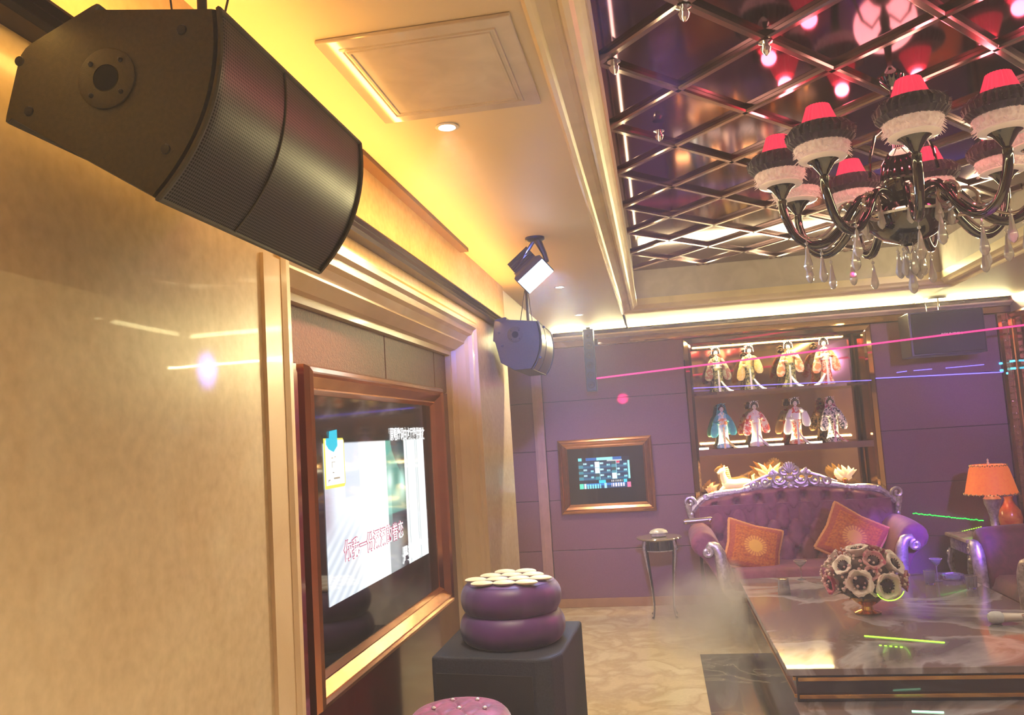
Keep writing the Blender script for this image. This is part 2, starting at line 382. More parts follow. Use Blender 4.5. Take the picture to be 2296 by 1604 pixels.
mb = MB(); mb.box((-0.9, -0.03, 0), (XR, 0.0, 0.085)); struct('baseboard_back', mb, M_baseb, bevel=0.004)
# mirrored frieze and light trough over the back wall
mb = MB(); mb.box((-0.9, -0.03, 2.552), (XR, -0.002, 2.613)); mb.box((-0.9, -0.022, 2.545), (XR, -0.004, 2.552)); struct('trim_mirror_frieze', mb, M_brownmirror, bevel=0.006)
mb = MB(); mb.prism([(0, 2.615), (-0.05, 2.615), (-0.06, 2.625), (-0.085, 2.632), (-0.10, 2.640), (-0.10, 2.655), (0, 2.655)], -0.9, XR, lambda a, b, d: (d, a, b))
struct('trim_light_trough', mb, M_mould)
# niche interior
mb = MB(); mb.box((NX0-0.02, 0.32, NZ0-0.05), (NX1+0.02, 0.36, NZ1+0.05)); struct('niche_back', mb, M_nichemirror)
mb = MB()
mb.box((NX0-0.02, 0.1, NZ0), (NX0, 0.32, NZ1)); mb.box((NX1, 0.1, NZ0), (NX1+0.02, 0.32, NZ1)); mb.box((NX0, 0.1, NZ1), (NX1, 0.32, NZ1+0.02)); mb.box((NX0, 0.1, NZ0-0.02), (NX1, 0.32, NZ0))
struct('niche_lining', mb, M_nichemirror)
mb = MB(); mb.sweep((NX0-0.035, NX1+0.035, NZ0, NZ1+0.01), [(0, 0.0), (0.0, -0.03), (0.012, -0.042), (0.05, -0.030), (0.055, -0.036), (0.075, -0.02), (0.075, 0.06)], XZ, sides=(1, 2, 3))
struct('trim_niche', mb, M_brownmirror)
# right wall: mirror with gilded ornament, framed
mb = MB(); mb.box((XR, YB, 0), (XR+0.1, 0.1, H)); struct('wall_right', mb, M_purple)
mb = MB(); mb.box((XR-0.012, -3.2, 0.85), (XR-0.001, -0.06, 2.53)); struct('wall_right_mirror', mb, M_brownmirror)
mb = MB(); mb.sweep((-3.26, 0.0, 0.80, 2.545), [(0, 0), (0, -0.03), (0.02, -0.04), (0.05, -0.03), (0.06, -0.012)], lambda a, b, d: (XR+d, a, b)); struct('trim_mirror', mb, M_copper)
mb = MB(); mb.box((4.10, -0.055, 0.08), (4.13, -0.0, 2.545)); mb.box((4.185, -0.055, 0.08), (4.225, -0.0, 2.545)); struct('trim_corner', mb, M_brownmirror)
mb = MB()
random.seed(5)
for i in range(26):
    z = 0.95 + i*0.061
    for sx in (-1, 1):
        pts = [(4.157 + sx*p[0]*1.0, -0.03 + 0.004*random.random(), z + p[1]) for p in spiral(0.010, 0, 0.016, 0.004, 200 if i % 2 else 20, 0.9, 12)]
        mb.tube(pts, [0.006]*12+[0.003], 6)
mb.box((4.131, -0.02, 0.08), (4.184, -0.001, 2.545))
struct('trim_carved_strip', mb, mat('carved_gilt', (0.55, 0.33, 0.14), 0.3, 0.9, nscale=30))
mb = MB(); mb.box((-0.9, YB-0.1, 0), (XR+0.1, YB, H)); struct('wall_front', mb, M_purple)
# ceiling soffit round the coffer
CX0, CX1, CY0, CY1 = 0.72, 3.40, -7.45, -1.12
mb = MB(); t = 0.06
mb.box((-0.9, YB, H), (CX0+0.02, 0.1, H+t)); mb.box((CX1-0.02, YB, H), (XR+0.1, 0.1, H+t)); mb.box((CX0, YB, H), (CX1, CY0+0.02, H+t)); mb.box((CX0, CY1-0.02, H), (CX1, 0.1, H+t))
struct('ceiling', mb, M_ceil)
mb = MB()
mb.sweep((CX0, CX1, CY0, CY1), [(0, 0.0), (0, -0.012), (0.010, -0.018), (0.022, -0.012), (0.03, 0.0), (0.06, 0.006), (0.075, 0.015), (0.08, 0.005), (0.09, 0.0), (0.105, 0.006),
                                 (0.115, 0.02), (0.13, 0.03), (0.14, 0.035), (0.14, 0.09)], lambda a, b, d: (a, b, H+d))
struct('trim_crown', mb, M_mould)
MZ = 3.03
mb = MB(); mb.sweep((CX0+0.13, CX1-0.13, CY0+0.13, CY1-0.13), [(0, 0.06), (0, MZ-H)], lambda a, b, d: (a, b, H+d)); struct('coffer_sides', mb, M_coffer)
mb = MB(); mb.box((CX0, CY0, MZ), (CX1, CY1, MZ+0.03)); struct('ceiling_mirror', mb, M_ceilmirror)
# diagonal lattice of bevelled mirror strips
mb = MB()
LX0, LX1, LY0, LY1 = CX0+0.13, CX1-0.13, CY0+0.13, CY1-0.20
k = 0.675/2/0.29; pitch = 0.675; ymid = -5.08; xmid = 1.135
def strip(c, s):
    pts = []
    f = lambda x: c + s*k*(x-xmid)
    cand = [(LX0, f(LX0)), (LX1, f(LX1)), (xmid + (LY0-c)/(s*k), LY0), (xmid + (LY1-c)/(s*k), LY1)]
    pts = sorted({(round(x, 4), round(y, 4)) for x, y in cand if LX0-1e-4 <= x <= LX1+1e-4 and LY0-1e-4 <= y <= LY1+1e-4})
    if len(pts) < 2 or pts[-1][0]-pts[0][0] < 0.05: return
    a, b = Vector((*pts[0], 0)), Vector((*pts[-1], 0)); d = (b-a).normalized(); q = Vector((-d.y, d.x, 0))
    prof = [(-0.019, MZ-0.001), (-0.019, MZ-0.014), (-0.011, MZ-0.020), (0.011, MZ-0.020), (0.019, MZ-0.014), (0.019, MZ-0.001)]
    rings = [[(e + q*o).to_tuple()[:2] + (z,) for o, z in prof] for e in (a, b)]
    mb.loft([[Vector(v) for v in r] for r in rings], smooth=False)
for i in range(-20, 21):
    strip(ymid + i*pitch, 1); strip(ymid + i*pitch, -1)
struct('trim_lattice', mb, M_lattice)
# small polished studs at crossings near the edge
mb = MB()
for (x, y) in ((0.90, -5.43), (1.135, -5.755), (1.425, -5.42), (1.06, -4.66)):
    mb.lathe([(0.004, MZ-0.07), (0.014, MZ-0.06), (0.02, MZ-0.045), (0.012, MZ-0.03), (0.025, MZ-0.024)], 12, Matrix.Translation((x, y, 0)))
struct('trim_studs', mb, M_chrome)

# access panel in the ceiling
t = thing('ceiling_access_panel', 'glossy white square access panel set in the cream ceiling near the big loudspeaker', 'ceiling panel', (0.44, -6.19, H))
mb = MB(); mb.box((-0.245, -0.275, -0.012), (0.245, 0.275, -0.001)); mb.build('door', mat('gloss_white_panel', (0.72, 0.66, 0.60), 0.08, coat=0.8), t, bevel=0.003)
mb = MB()
for ins in (0.045, 0.060): mb.sweep((-0.245+ins, 0.245-ins, -0.275+ins, 0.275-ins), [(0, -0.012), (0.002, -0.016), (0.008, -0.016), (0.010, -0.012)], XY)
mb.build('raised_border', mat('gloss_white_panel', (0.72, 0.66, 0.60), 0.08), t)

# recessed downlights
def downlight(x, y, lab, grp=None):
    t = thing('ceiling_downlight', lab, 'downlight', (x, y, H), group=grp)
    mb = MB(); mb.lathe([(0.036, -0.001), (0.038, -0.004), (0.028, -0.006), (0.024, -0.001)], 24, cap=False); mb.build('bezel', M_white, t)
    mb = MB(); mb.lathe([(0.0, -0.003), (0.024, -0.003)], 24, cap=False); mb.build('lens', emit_mat('downlight_glow', (1, 0.93, 0.8), 40), t)
labs = {0: 'added round fill downlight over the spot where the photographer stands', 1: 'bright round ceiling downlight just beyond the glossy access panel',
        2: 'round ceiling downlight just right of the glaring stage flood light', 3: 'farthest small round ceiling downlight, in front of the back wall'}
for i, (x, y) in enumerate(SPOTS):
    downlight(x, y, labs.get(i, {7: 'added fill downlight at the right side of the room, nearest the back wall', 6: 'added fill downlight at the right side of the room, second from the back wall', 5: 'added fill downlight at the right side of the room, third from the back wall', 4: 'added fill downlight at the right side of the room, farthest from the back wall'}.get(i, '') if i < 8 else ('left' if i == 8 else 'right')+' one of two added fill downlights at the camera end of the room'), 'recessed ceiling downlights')

# ================================================================== WALL SCREENS
# big television
t = thing('wall_television', 'large television showing a karaoke video, in a rose gold frame on the left wall', 'television', (-0.126, -5.245, 1.45))
F0, F1, G0, G1 = -6.03+5.245, -4.46+5.245, 0.95-1.45, 1.95-1.45
mb = MB(); mb.sweep((F0, F1, G0, G1), [(0, 0), (0, 0.07), (0.008, 0.085), (0.022, 0.09), (0.03, 0.078), (0.036, 0.082), (0.066, 0.055), (0.072, 0.058), (0.085, 0.040), (0.087, 0.02)], YZ)
mb.build('frame', M_copper, t)
mb = MB(); mb.box((0.015, F0+0.08, G0+0.08), (0.036, F1-0.08, G1-0.08)); mb.build('screen_glass', M_screen, t)
P0, P1, Q0, Q1 = -5.832+5.245, -4.69+5.245, 1.208-1.45, 1.74-1.45
def sm(a, b, x): x = max(0, min(1, (x-a)/(b-a))); return x*x*(3-2*x)
def mixc(a, b, f): return tuple(a[i]*(1-f)+b[i]*f for i in range(3))
def tvcol(u, v):
    W = (0.92, 1.0, 1.0); blue = (0.62, 0.78, 0.90); grey = (0.10, 0.11, 0.13)
    if v > 0.955: return (0.004, 0.005, 0.006)
    if u < 0.36:
        c = mixc((0.80, 0.86, 0.95), W, sm(0.1, 0.36, u))
        s = 0.5+0.5*sin((v*2.2 - u*2.6)*34)
        if v < 0.52: c = mixc(c, (0.42, 0.48, 0.54), 0.55*s*sm(0.55, 0.3, v)*sm(0.36, 0.2, u))
        c = mixc(c, (0.35, 0.25, 0.33), 0.75*sm(0.10, 0.0, u)*sm(0.3, 0.5, v)*sm(0.8, 0.6, v))
        if 0.15 < u < 0.28 and v > 0.6: c = mixc(c, (0.55, 0.62, 0.75), 0.6)
    elif u < 0.54: c = (1, 1, 1)
    elif u < 0.745:
        x = (u-0.54)/0.205; c = mixc((0.05, 0.08, 0.09), (0.02, 0.03, 0.035), x)
        edge = 0.25 + 0.75*sm(0.95, 0.55, v)
        if x < edge and v > 0.42: c = mixc(c, (0.12, 0.42, 0.33), 0.9 - 0.5*x)
        d = (x-0.12)**2/0.03 + (v-0.66)**2/0.006; c = mixc(c, (0.75, 1.0, 0.9), exp(-d))
        d = (x-0.8)**2/0.03 + (v-0.62)**2/0.010; c = mixc(c, (0.55, 0.95, 0.82), exp(-d))
        d = (x-0.45)**2/0.10 + (v-0.55)**2/0.003; c = mixc(c, (0.30, 0.70, 0.58), 0.8*exp(-d))
        if x < 0.18 and v < 0.6: c = mixc(c, (0.35, 0.75, 0.65), 0.6*sm(0.25, 0.5, v))
        d = (x-0.7)**2/0.1 + (v-0.22)**2/0.004; c = mixc(c, (0.35, 0.28, 0.16), 0.6*exp(-d))
        if v < 0.42: c = mixc(c, (0.42, 0.46, 0.47), 0.8*sm(0.45, 0.2, v)*sm(0.9, 0.3, x))
    else:
        c = W
        for q in (0.775, 0.885, 0.905): c = mixc(c, (0.25, 0.35, 0.38), 0.85*exp(-((u-q)/0.004)**2))
        c = mixc(c, (0.68, 0.82, 0.92), 0.35*sm(0.8, 0.86, u)*sm(0.9, 0.86, u))
    if v < 0.20 and 0.30 < u < 0.54: c = mixc(c, (0.8, 0.9, 0.93), 0.4)
    return c
mb = MB(); mb.grid(lambda u, v: (0.0375, P0+(P1-P0)*u, Q0+(Q1-Q0)*v), 200, 90, False, tvcol)
mb.build('picture', attr_mat('tv_picture', 0.05, 0.85), t)
def text(name, body, size, loc, rot, m, parent, sx=1, ext=0.0, align='CENTER', bold=0.0):
    c = bpy.data.curves.new(name, 'FONT'); c.body = body; c.size = size; c.align_x = align; c.align_y = 'CENTER'; c.extrude = ext; c.offset = bold
    c.materials.append(m); tmp = bpy.data.objects.new(name, c); me = bpy.data.meshes.new_from_object(tmp); bpy.data.objects.remove(tmp); me.materials.clear(); me.materials.append(m); o = bpy.data.objects.new(name, me); COL.objects.link(o); o.rotation_euler = rot; o.scale = (sx, 1, 1); o.location = loc; o.parent = parent
    return o
RL = (pi/2, 0, pi/2)
wt = emit_mat('subtitle_white', (1, 1, 1), 1.2); rt = emit_mat('subtitle_pink', (0.70, 0.10, 0.22), 0.6)
text('subtitle', '你我一份深深的眷恋', 0.072, (0.040, -0.13, Q0+0.145), RL, rt, t, 1.0, bold=0.003)
text('subtitle', '你我一份深深的眷恋', 0.072, (0.041, -0.13, Q0+0.145), RL, wt, t, 1.0, bold=0.0)
text('subtitle', '是梦未枉然', 0.072, (0.040, 0.36, Q0+0.04), RL, wt, t, 1.05, bold=0.002)
text('caption', '原唱歌词由本厅提供播放', 0.056, (0.040, 0.33, Q1-0.006), RL, wt, t, 0.80, bold=0.001)
mb = MB(); mb.prism([(P0+0.002, Q1-0.17), (P0+0.165, Q1-0.17), (P0+0.175, Q1-0.16), (P0+0.175, Q1-0.02), (P0+0.165, Q1-0.01), (P0+0.002, Q1-0.01)], 0.0385, 0.0395, YZ)
mb.build('notice', emit_mat('notice_yellow', (1.0, 0.85, 0.15), 0.8), t)
mb = MB(); mb.box((0.0396, P0+0.012, Q1-0.160), (0.0400, P0+0.168, Q1-0.016)); mb.build('notice_card', emit_mat('notice_white', (1, 1, 0.97), 0.9), t)
mb = MB(); mb.prism([(P0+0.02, Q1-0.01), (P0+0.115, Q1-0.01), (P0+0.115, Q1-0.035), (P0+0.08, Q1-0.055), (P0+0.04, Q1-0.045), (P0+0.02, Q1-0.03)], 0.0400, 0.0404, YZ)
mb.prism([(P0+0.045, Q1-0.01), (P0+0.115, Q1-0.01), (P0+0.115, Q1+0.018), (P0+0.05, Q1+0.012)], 0.0400, 0.0404, YZ)
mb.build('notice_header', emit_mat('notice_cyan', (0.05, 0.6, 0.8), 0.8), t)

mb = MB()
for a, b, c_, d_ in ((.06, -.075, .012, .003), (.085, -.072, .010, .003), (.060, -.088, .03, .002), (.062, -.105, .003, .018), (.066, -.122, .012, .003), (.03, -.145, .015, .003), (.03, -.15, .003, .008), (.075, -.142, .05, .005)):
    mb.box((0.0401, P0+a, Q1+b), (0.0404, P0+a+c_, Q1+b+d_))
tag(mb.build('notice_print', mat('notice_grey', (.3, .3, .3), .5), t), kind='stuff')

# small touch screen on the back wall
t = thing('song_touch_screen', 'small touch screen with a blue song grid, copper framed on the back wall', 'touch screen', (0.42, -0.022, 1.265))
mb = MB(); mb.sweep((-0.46, 0.46, -0.362, 0.362), [(0, 0), (0, -0.035), (0.01, -0.045), (0.025, -0.05), (0.035, -0.04), (0.042, -0.044), (0.065, -0.03), (0.072, -0.032), (0.09, -0.018), (0.092, -0.008)], XZ)
mb.build('frame', M_copper, t)
mb = MB(); mb.box((-0.38, -0.012, -0.285), (0.38, -0.004, 0.285)); mb.build('screen_glass', M_screen, t)
def ui(u, v):
    c = (0.004, 0.012, 0.03)
    if v > 0.90: c = (0.01, 0.10, 0.35) if 0.15 < u < 0.85 else c
    if v > 0.91 and 0.36 < u < 0.68: c = (0.25, 0.75, 0.9)
    if v > 0.91 and u < 0.07: c = (0.15, 0.7, 0.8)
    if 0.85 < v < 0.91 and 0.56 < u < 0.86: c = (0.45, 0.5, 0.5)
    if 0.28 < v < 0.86:
        r = int((v-0.28)/0.193); fv = (v-0.28)/0.193 - r; k = int(u/0.325); fu = u/0.325-k
        c = (0.01, 0.10, 0.20) if fv < 0.35 else (0.008, 0.03, 0.08)
        if k < 3:
            if fu < 0.27: c = (0.03, 0.22, 0.30) if fv < 0.5 else (0.02, 0.05, 0.06)
            if (k, r) in ((1, 2), (1, 1), (2, 0)) and fu < 0.28 and 0.1 < fv: c = (0.8, 0.95, 1.0)
            if 0.30 < fu < 0.50 and 0.55 < fv < 0.85: c = (0.5, 0.85, 0.95) if int(fu*60) % 4 else (0.02, 0.1, 0.15)
            if 0.72 < fu < 0.90 and 0.30 < fv < 0.62: c = (0.3, 0.8, 0.95) if int(fu*40) % 3 else (0.02, 0.1, 0.15)
            if (k, r) == (2, 2) and 0.28 < fu < 0.5 and fv > 0.65: c = (0.6, 0.05, 0.12)
            if fu > 0.27 and fu < 0.285: c = (0.4, 0.8, 0.9)
        if u > 0.965: c = (0.3, 0.85, 0.8)
    if 0.17 < v < 0.27:
        if 0.38 < u < 0.52: c = (0.02, 0.55, 0.70)
        if 0.62 < u < 0.84 and 0.19 < v < 0.25: c = (0.8, 0.85, 0.85) if int(u*90) % 3 == 0 else c
        if 0.86 < u < 0.93: c = (0.05, 0.55, 0.8)
    if v < 0.17:
        c = (0.01, 0.16, 0.5) if 0.12 < u < 0.9 and v > 0.09 else (0.004, 0.05, 0.14)
        if v < 0.13 and 0.14 < u < 0.42 and int(u*100) % 5 < 3: c = (0.2, 0.75, 0.9)
        if 0.62 < u < 0.90 and 0.04 < v < 0.15 and int(u*100) % 5 < 3: c = (0.95, 0.75, 0.95)
        if u < 0.08: c = (0.10, 0.75, 0.45)
        if 0.09 < u < 0.13: c = (0.6, 0.7, 0.8)
        if 0.48 < u < 0.53: c = (0.35, 0.7, 1.0)
        if u > 0.93: c = (0.8, 0.15, 0.3)
    return c
mb = MB(); mb.grid(lambda u, v: (-0.268+0.50*u, -0.0135, -0.125+0.30*v), 150, 70, False, ui); mb.build('picture', attr_mat('touch_picture', 0.05, 1.1), t)

# ================================================================== LOUDSPEAKERS
def speaker_end(y, off=0.0):
    # outline of the cabinet end, read clockwise from the wall side: back edge, top, curved front, underside
    A, B, Cc, D, E = (0.0245, 2.204), (0.056, 2.324), (0.194, 2.383), (0.378, 2.338), (0.276, 2.069)
    return A, B, Cc, D, E
def loudspeaker(name, label, loc, outline=None, under=()):
    t = thing(name, label, 'loudspeaker', loc)
    A, B, Cc, D, E = [(a-0.19, b-2.23) for a, b in (outline or speaker_end(0))]
    under = [(a-0.19, b-2.23) for a, b in under]
    L = 0.58
    nrm = Vector((0.934, -0.354))
    def bow(f, d=0.035, inset=0.0):
        p = Vector(D)*(1-f) + Vector(E)*f
        return p + nrm*(d*4*f*(1-f) - inset)
    R = 0.02
    def rnd(poly, r=0.02, n=3):
        out = []
        for i, p in enumerate(poly):
            p = Vector(p); a = Vector(poly[i-1]); b = Vector(poly[(i+1) % len(poly)])
            ea = p + (a-p).normalized()*r; eb = p + (b-p).normalized()*r
            for k in range(n+1):
                f = k/n; out.append(tuple(ea*(1-f)**2 + p*2*f*(1-f) + eb*f*f))
        return out
    core = rnd([A, B, Cc]) + [tuple(Vector(D)-nrm*0.008)] + [tuple(bow(f, 0.035, 0.008)) for f in [k/12 for k in range(1, 12)]] + [tuple(Vector(E)-nrm*0.008)] + under
    ysec = [(0, 0.985), (0.006, 1.0), (L-0.006, 1.0), (L, 0.985)]
    mb = MB(); rings = []
    for y, s in ysec: rings.append([Vector((p[0]*s, y, p[1]*s)) for p in core])
    mb.loft(rings, smooth=False); mb.build('cabinet', M_cab, t)
    # perforated grille wrapped round the bowed front
    m = MATS.get('perforated_grille')
    if not m:
        m, nt, b = new_mat('perforated_grille'); b.inputs['Metallic'].default_value = 0.6; b.inputs['Roughness'].default_value = 0.32
        tc = N(nt, 'ShaderNodeTexCoord'); mp = N(nt, 'ShaderNodeMapping'); mp.inputs['Scale'].default_value = (190, 190, 190)
        vo = N(nt, 'ShaderNodeTexVoronoi'); vo.inputs['Randomness'].default_value = 0.0; vo.inputs['Scale'].default_value = 1.0
        nt.links.new(tc.outputs['UV'], mp.inputs[0]); nt.links.new(mp.outputs[0], vo.inputs['Vector'])
        r = N(nt, 'ShaderNodeValToRGB'); r.color_ramp.elements[0].position = 0.30; r.color_ramp.elements[1].position = 0.42
        r.color_ramp.elements[0].color = (0.002, 0.002, 0.002, 1); r.color_ramp.elements[1].color = (0.09, 0.08, 0.075, 1)
        nt.links.new(vo.outputs['Distance'], r.inputs[0]); nt.links.new(r.outputs[0], b.inputs['Base Color'])
        MATS['perforated_grille'] = m
    mb = MB(); y0, y1 = 0.003, L-0.001
    def gp(u, v):
        p = bow(v); e = 0.003*(max(0, 1-u/0.03)**2 + max(0, 1-(1-u)/0.03)**2)
        p = p - nrm*e; return (p[0], y0+(y1-y0)*u, p[1])
    mb.grid(gp, 60, 24); g = mb.build('grille', m, t)
    uv = g.data.uv_layers.new(name='UVMap'); nu = 60
    for poly in g.data.polygons:
        for li in poly.loop_indices:
            vi = g.data.loops[li].vertex_index; i = vi % (nu+1); j = vi // (nu+1); uv.data[li].uv = (i/nu*(y1-y0), j/24*0.30)
    mb = MB()
    for yy, rr in ((0.0, 0.0045), (0.215, 0.002), (L, 0.0045)):
        mb.tube([(bow(f, 0.035, -0.001)[0], yy, bow(f, 0.035, -0.001)[1]) for f in [k/14 for k in range(15)]], rr, 6)
    for f in (0, 1):
        p = bow(f); mb.tube([(p[0], 0, p[1]), (p[0], L, p[1])], 0.0045, 6)
    mb.build('grille_rim', M_cab, t)
    # pole socket in the end plate
    cx, cz = (Vector(A)+Vector(B)+Vector(Cc)+Vector(D)+Vector(E))/5
    cx += 0.014; cz -= 0.006
    Mx = Matrix.Translation((cx, -0.001, cz)) @ Matrix.Rotation(pi/2, 4, 'X')
    mb = MB(); mb.lathe([(0.046, -0.004), (0.046, 0.002), (0.044, 0.003), (0.021, 0.003), (0.020, 0.004), (0.0185, -0.03), (0.0, -0.03)], 32, Mx, cap=False); sk = mb.build('pole_socket', M_cab, t)
    mb = MB(); mb.lathe([(0, 0.0035), (0.0195, 0.0035)], 28, Mx, cap=False); mb.build('socket_hole_shade', mat('deep_black', (0.002, 0.002, 0.004), 0.9), sk)  # flat black disc paints the dark inside the socket
    for k in range(4):
        a = radians(45+90*k); mb = MB(); mb.sphere((cx+0.034*cos(a), -0.004, cz+0.034*sin(a)), 0.004, 8, 6); mb.build('screw', M_black, sk)
    # rubber feet by the corners and ceiling bracket
    for a, b in ((-0.135, 0.075), (0.10, -0.09), (0.13, 0.085), (-0.12, -0.005)):
        mb = MB(); mb.lathe([(0.008, 0), (0.007, 0.002), (0.0, 0.0025)], 12, Matrix.Translation((a, 0, b)) @ Matrix.Rotation(pi/2, 4, 'X')); mb.build('foot', M_black, t)
    mb = MB()
    zt = 2.7 - loc[2]
    mb.box((-0.06, L*0.5-0.05, zt-0.006), (0.06, L*0.5+0.05, zt)); mb.tube([(0, L*0.5, zt), (0.0, L*0.5, 0.13)], 0.009, 10)
    mb.box((-0.03, L*0.5-0.03, 0.13), (0.03, L*0.5+0.03, 0.155))
    mb.build('bracket', M_black, t)
    mb = MB(); mb.tube([(0.05, L*0.2, 0.14), (0.03, L*0.15, zt)], 0.0018, 6); mb.build('cable', M_black, t); mb = MB(); mb.tube([(-0.08, L*0.7, 0.12), (-0.02, L*0.8, zt)], 0.0025, 6); mb.build('cable', M_black, t)
    return t
loudspeaker('wall_loudspeaker', 'large black loudspeaker with round pole socket, nearest the camera at the upper left', (0.19, -7.27, 2.23))
loudspeaker('wall_loudspeaker', 'blue-lit black loudspeaker hanging at the end of the marble wall under the flood light', (0.215, -3.55, 2.235),
            ((0.014, 2.245), (0.030, 2.385), (0.110, 2.395), (0.288, 2.352), (0.240, 2.075)), ((0.135, 2.075), (0.055, 2.125)))

# third speaker, box shaped, by the back wall on the right
t = thing('hanging_box_loudspeaker', 'rectangular black loudspeaker with a pale top hung on rods before the back wall', 'loudspeaker', (3.51, -0.36, 2.37))
mb = MB(); mb.box((-0.31, -0.15, -0.195), (0.31, 0.16, 0.195)); mb.build('cabinet', mat('scuffed_black_cabinet', (0.05, 0.05, 0.05), 0.3, coat=0.2), t, bevel=0.006)
mb = MB(); mb.box((-0.29, -0.165, -0.18), (0.30, -0.15, 0.18)); mb.build('grille', mat('dark_cloth_grille', (0.025, 0.025, 0.03), 0.6, nscale=200, bump=0.4, bscale=400), t, bevel=0.01)
bd = text('badge', 'SOUNDEN', 0.03, (0.03, -0.167, -0.02), (pi/2, 0, 0), mat('badge_cream', (0.8, 0.65, 0.5), 0.3), t, 1.2, bold=0.001)
mb = MB(); mb.tube([(0.0, 0, 0.195), (0.0, 0.0, 0.33)], 0.008, 8); mb.box((-0.07, -0.03, 0.318), (0.07, 0.03, 0.328)); mb.box((-0.04, -0.02, 0.195), (0.04, 0.02, 0.215)); mb.build('bracket', M_chrome, t)
mb = MB(); mb.tube([(-0.1, 0.0, 0.195), (-0.11, 0.02, 0.33)], 0.003, 6); mb.build('cable', M_white, t)

# slim column speaker hanging from the ceiling in front of the back wall
t = thing('column_loudspeaker', 'slim dark vertical column loudspeaker hanging at the left of the back wall', 'loudspeaker', (0.362, -0.30, 2.39))
mb = MB(); mb.box((-0.05, -0.05, -0.31), (0.05, 0.06, 0.29)); mb.build('cabinet', mat('slate_black', (0.02, 0.03, 0.04), 0.4), t, bevel=0.008)
for i in range(6):
    mb = MB(); mb.lathe([(0.033, 0.0), (0.033, 0.004), (0.02, -0.004), (0.008, 0.003), (0, 0.004)], 16, Matrix.Translation((0, -0.051, -0.25+i*0.095)) @ Matrix.Rotation(pi/2, 4, 'X'), cap=False); mb.build('driver', M_cab, t)
mb = MB(); mb.box((-0.02, -0.01, 0.29), (0.02, 0.02, 0.31)); mb.build('bracket', M_black, t)

# ================================================================== STAGE FLOOD LIGHT
t = thing('stage_flood_light', 'small glaring blue-white flood light on a yoke, fixed to the ceiling', 'stage light', (0.41, -4.18, H))
fc = Vector((0.405-0.41, -4.2+4.18, 2.497-H)); nd = Vector((0.50, -0.55, -0.67)).normalized()
side = Vector((0.31-0.439, 0, 2.482-2.596)).normalized(); side = (side - nd*side.dot(nd)).normalized(); upv = nd.cross(side)
FM = Matrix((( side.x, upv.x, nd.x, fc.x), (side.y, upv.y, nd.y, fc.y), (side.z, upv.z, nd.z, fc.z), (0, 0, 0, 1)))
mb = MB()
mb.loft([[FM @ Vector((a*s, b*s2, z)) for a, b in ((-1, -1), (1, -1), (1, 1), (-1, 1))] for s, s2, z in ((0.088, 0.062, 0.0), (0.088, 0.062, -0.03), (0.066, 0.05, -0.06), (0.062, 0.048, -0.12), (0.062, 0.048, -0.15))], smooth=False)
mb.build('housing', mat('navy_black_metal', (0.012, 0.016, 0.03), 0.3, coat=0.3), t, bevel=0.004)
mb = MB()
for k in range(5): mb.box((-0.063, -0.05, -0.145+k*0.016), (0.063, 0.05, -0.138+k*0.016), FM @ Matrix.Scale(1.06, 4))
mb.build('cooling_fins', M_black, t)
mb = MB(); mb.box((-0.082, -0.056, 0.0), (0.082, 0.056, 0.004), FM); mb.build('lens', emit_mat('flood_glow', (0.62, 0.85, 1.0), 9), t)
mb = MB(); mb.tube([(0.0, 0, 0), (0.02, 0, -0.03), (0.045, -0.005, -0.09), (0.055, -0.01, -0.13)], [0.028, 0.03, 0.022, 0.02], 10, flat=0.6)
mb.tube([(0.0, 0, -0.01), (-0.04, 0.01, -0.06), (-0.08, 0.0, -0.13)], 0.010, 8)
mb.lathe([(0.05, 0.0), (0.05, -0.012), (0.03, -0.02), (0, -0.022)], 20); mb.build('yoke', mat('navy_black_metal', (0.012, 0.016, 0.03), 0.3), t)
mb = MB(); mb.lathe([(0.014, 0), (0.014, 0.014), (0.010, 0.018), (0, 0.018)], 10, FM @ Matrix.Translation((0.0, 0.05, -0.09)) @ Matrix.Rotation(-pi/2, 4, 'X')); mb.build('knob', M_black, t)
lamp('AREA', 'flood_beam', Vector((0.41, -4.18, H)) + fc + nd*0.01, 16, (0.40, 0.60, 1.0), Vector((0.41, -4.18, H)) + fc + nd, 0.16, 0.11, spread=90)

# ================================================================== CHANDELIER
M_redshade = mat('pleated_red_shade', (0.75, 0.03, 0.10), 0.6, emis=(1.0, 0.05, 0.12), es=0.5)
M_bfeather = mat('black_feather', (0.012, 0.006, 0.030), 0.7, col2=(0.03, 0.015, 0.07), nscale=60, sheen=0.4)
M_wfeather = mat('white_feather_bulb_glow', (0.92, 0.80, 0.78), 0.8, emis=(1.0, 0.62, 0.55), es=0.12, col2=(0.70, 0.55, 0.52), nscale=50)  # weak emission stands in for bulb light in the feathers
M_cup = mat('milky_glass_rim', (0.95, 0.82, 0.70), 0.15, emis=(1, 0.75, 0.6), es=0.12)  # weak emission stands in for bulb light on the rim
CC = Vector((1.98, -4.88, 0))
t = thing('chandelier', 'black glass chandelier with red and feathered shades and crystal drops, under the mirrored ceiling', 'chandelier', (CC.x, CC.y, 2.32))
Z0 = 2.32
mb = MB()
mb.lathe([(0.0, 0.02), (0.012, 0.022), (0.03, 0.035), (0.095, 0.06), (0.138, 0.10), (0.150, 0.145), (0.130, 0.18), (0.070, 0.20), (0.055, 0.215), (0.062, 0.23), (0.078, 0.25), (0.080, 0.30), (0.070, 0.36),
          (0.045, 0.40), (0.022, 0.42), (0.018, 0.50), (0.035, 0.53), (0.035, 0.56), (0.015, 0.58), (0.010, 0.66), (0.05, 0.70), (0.06, 0.728), (0, 0.728)], 40)
mb.build('body', M_blackgloss, t)
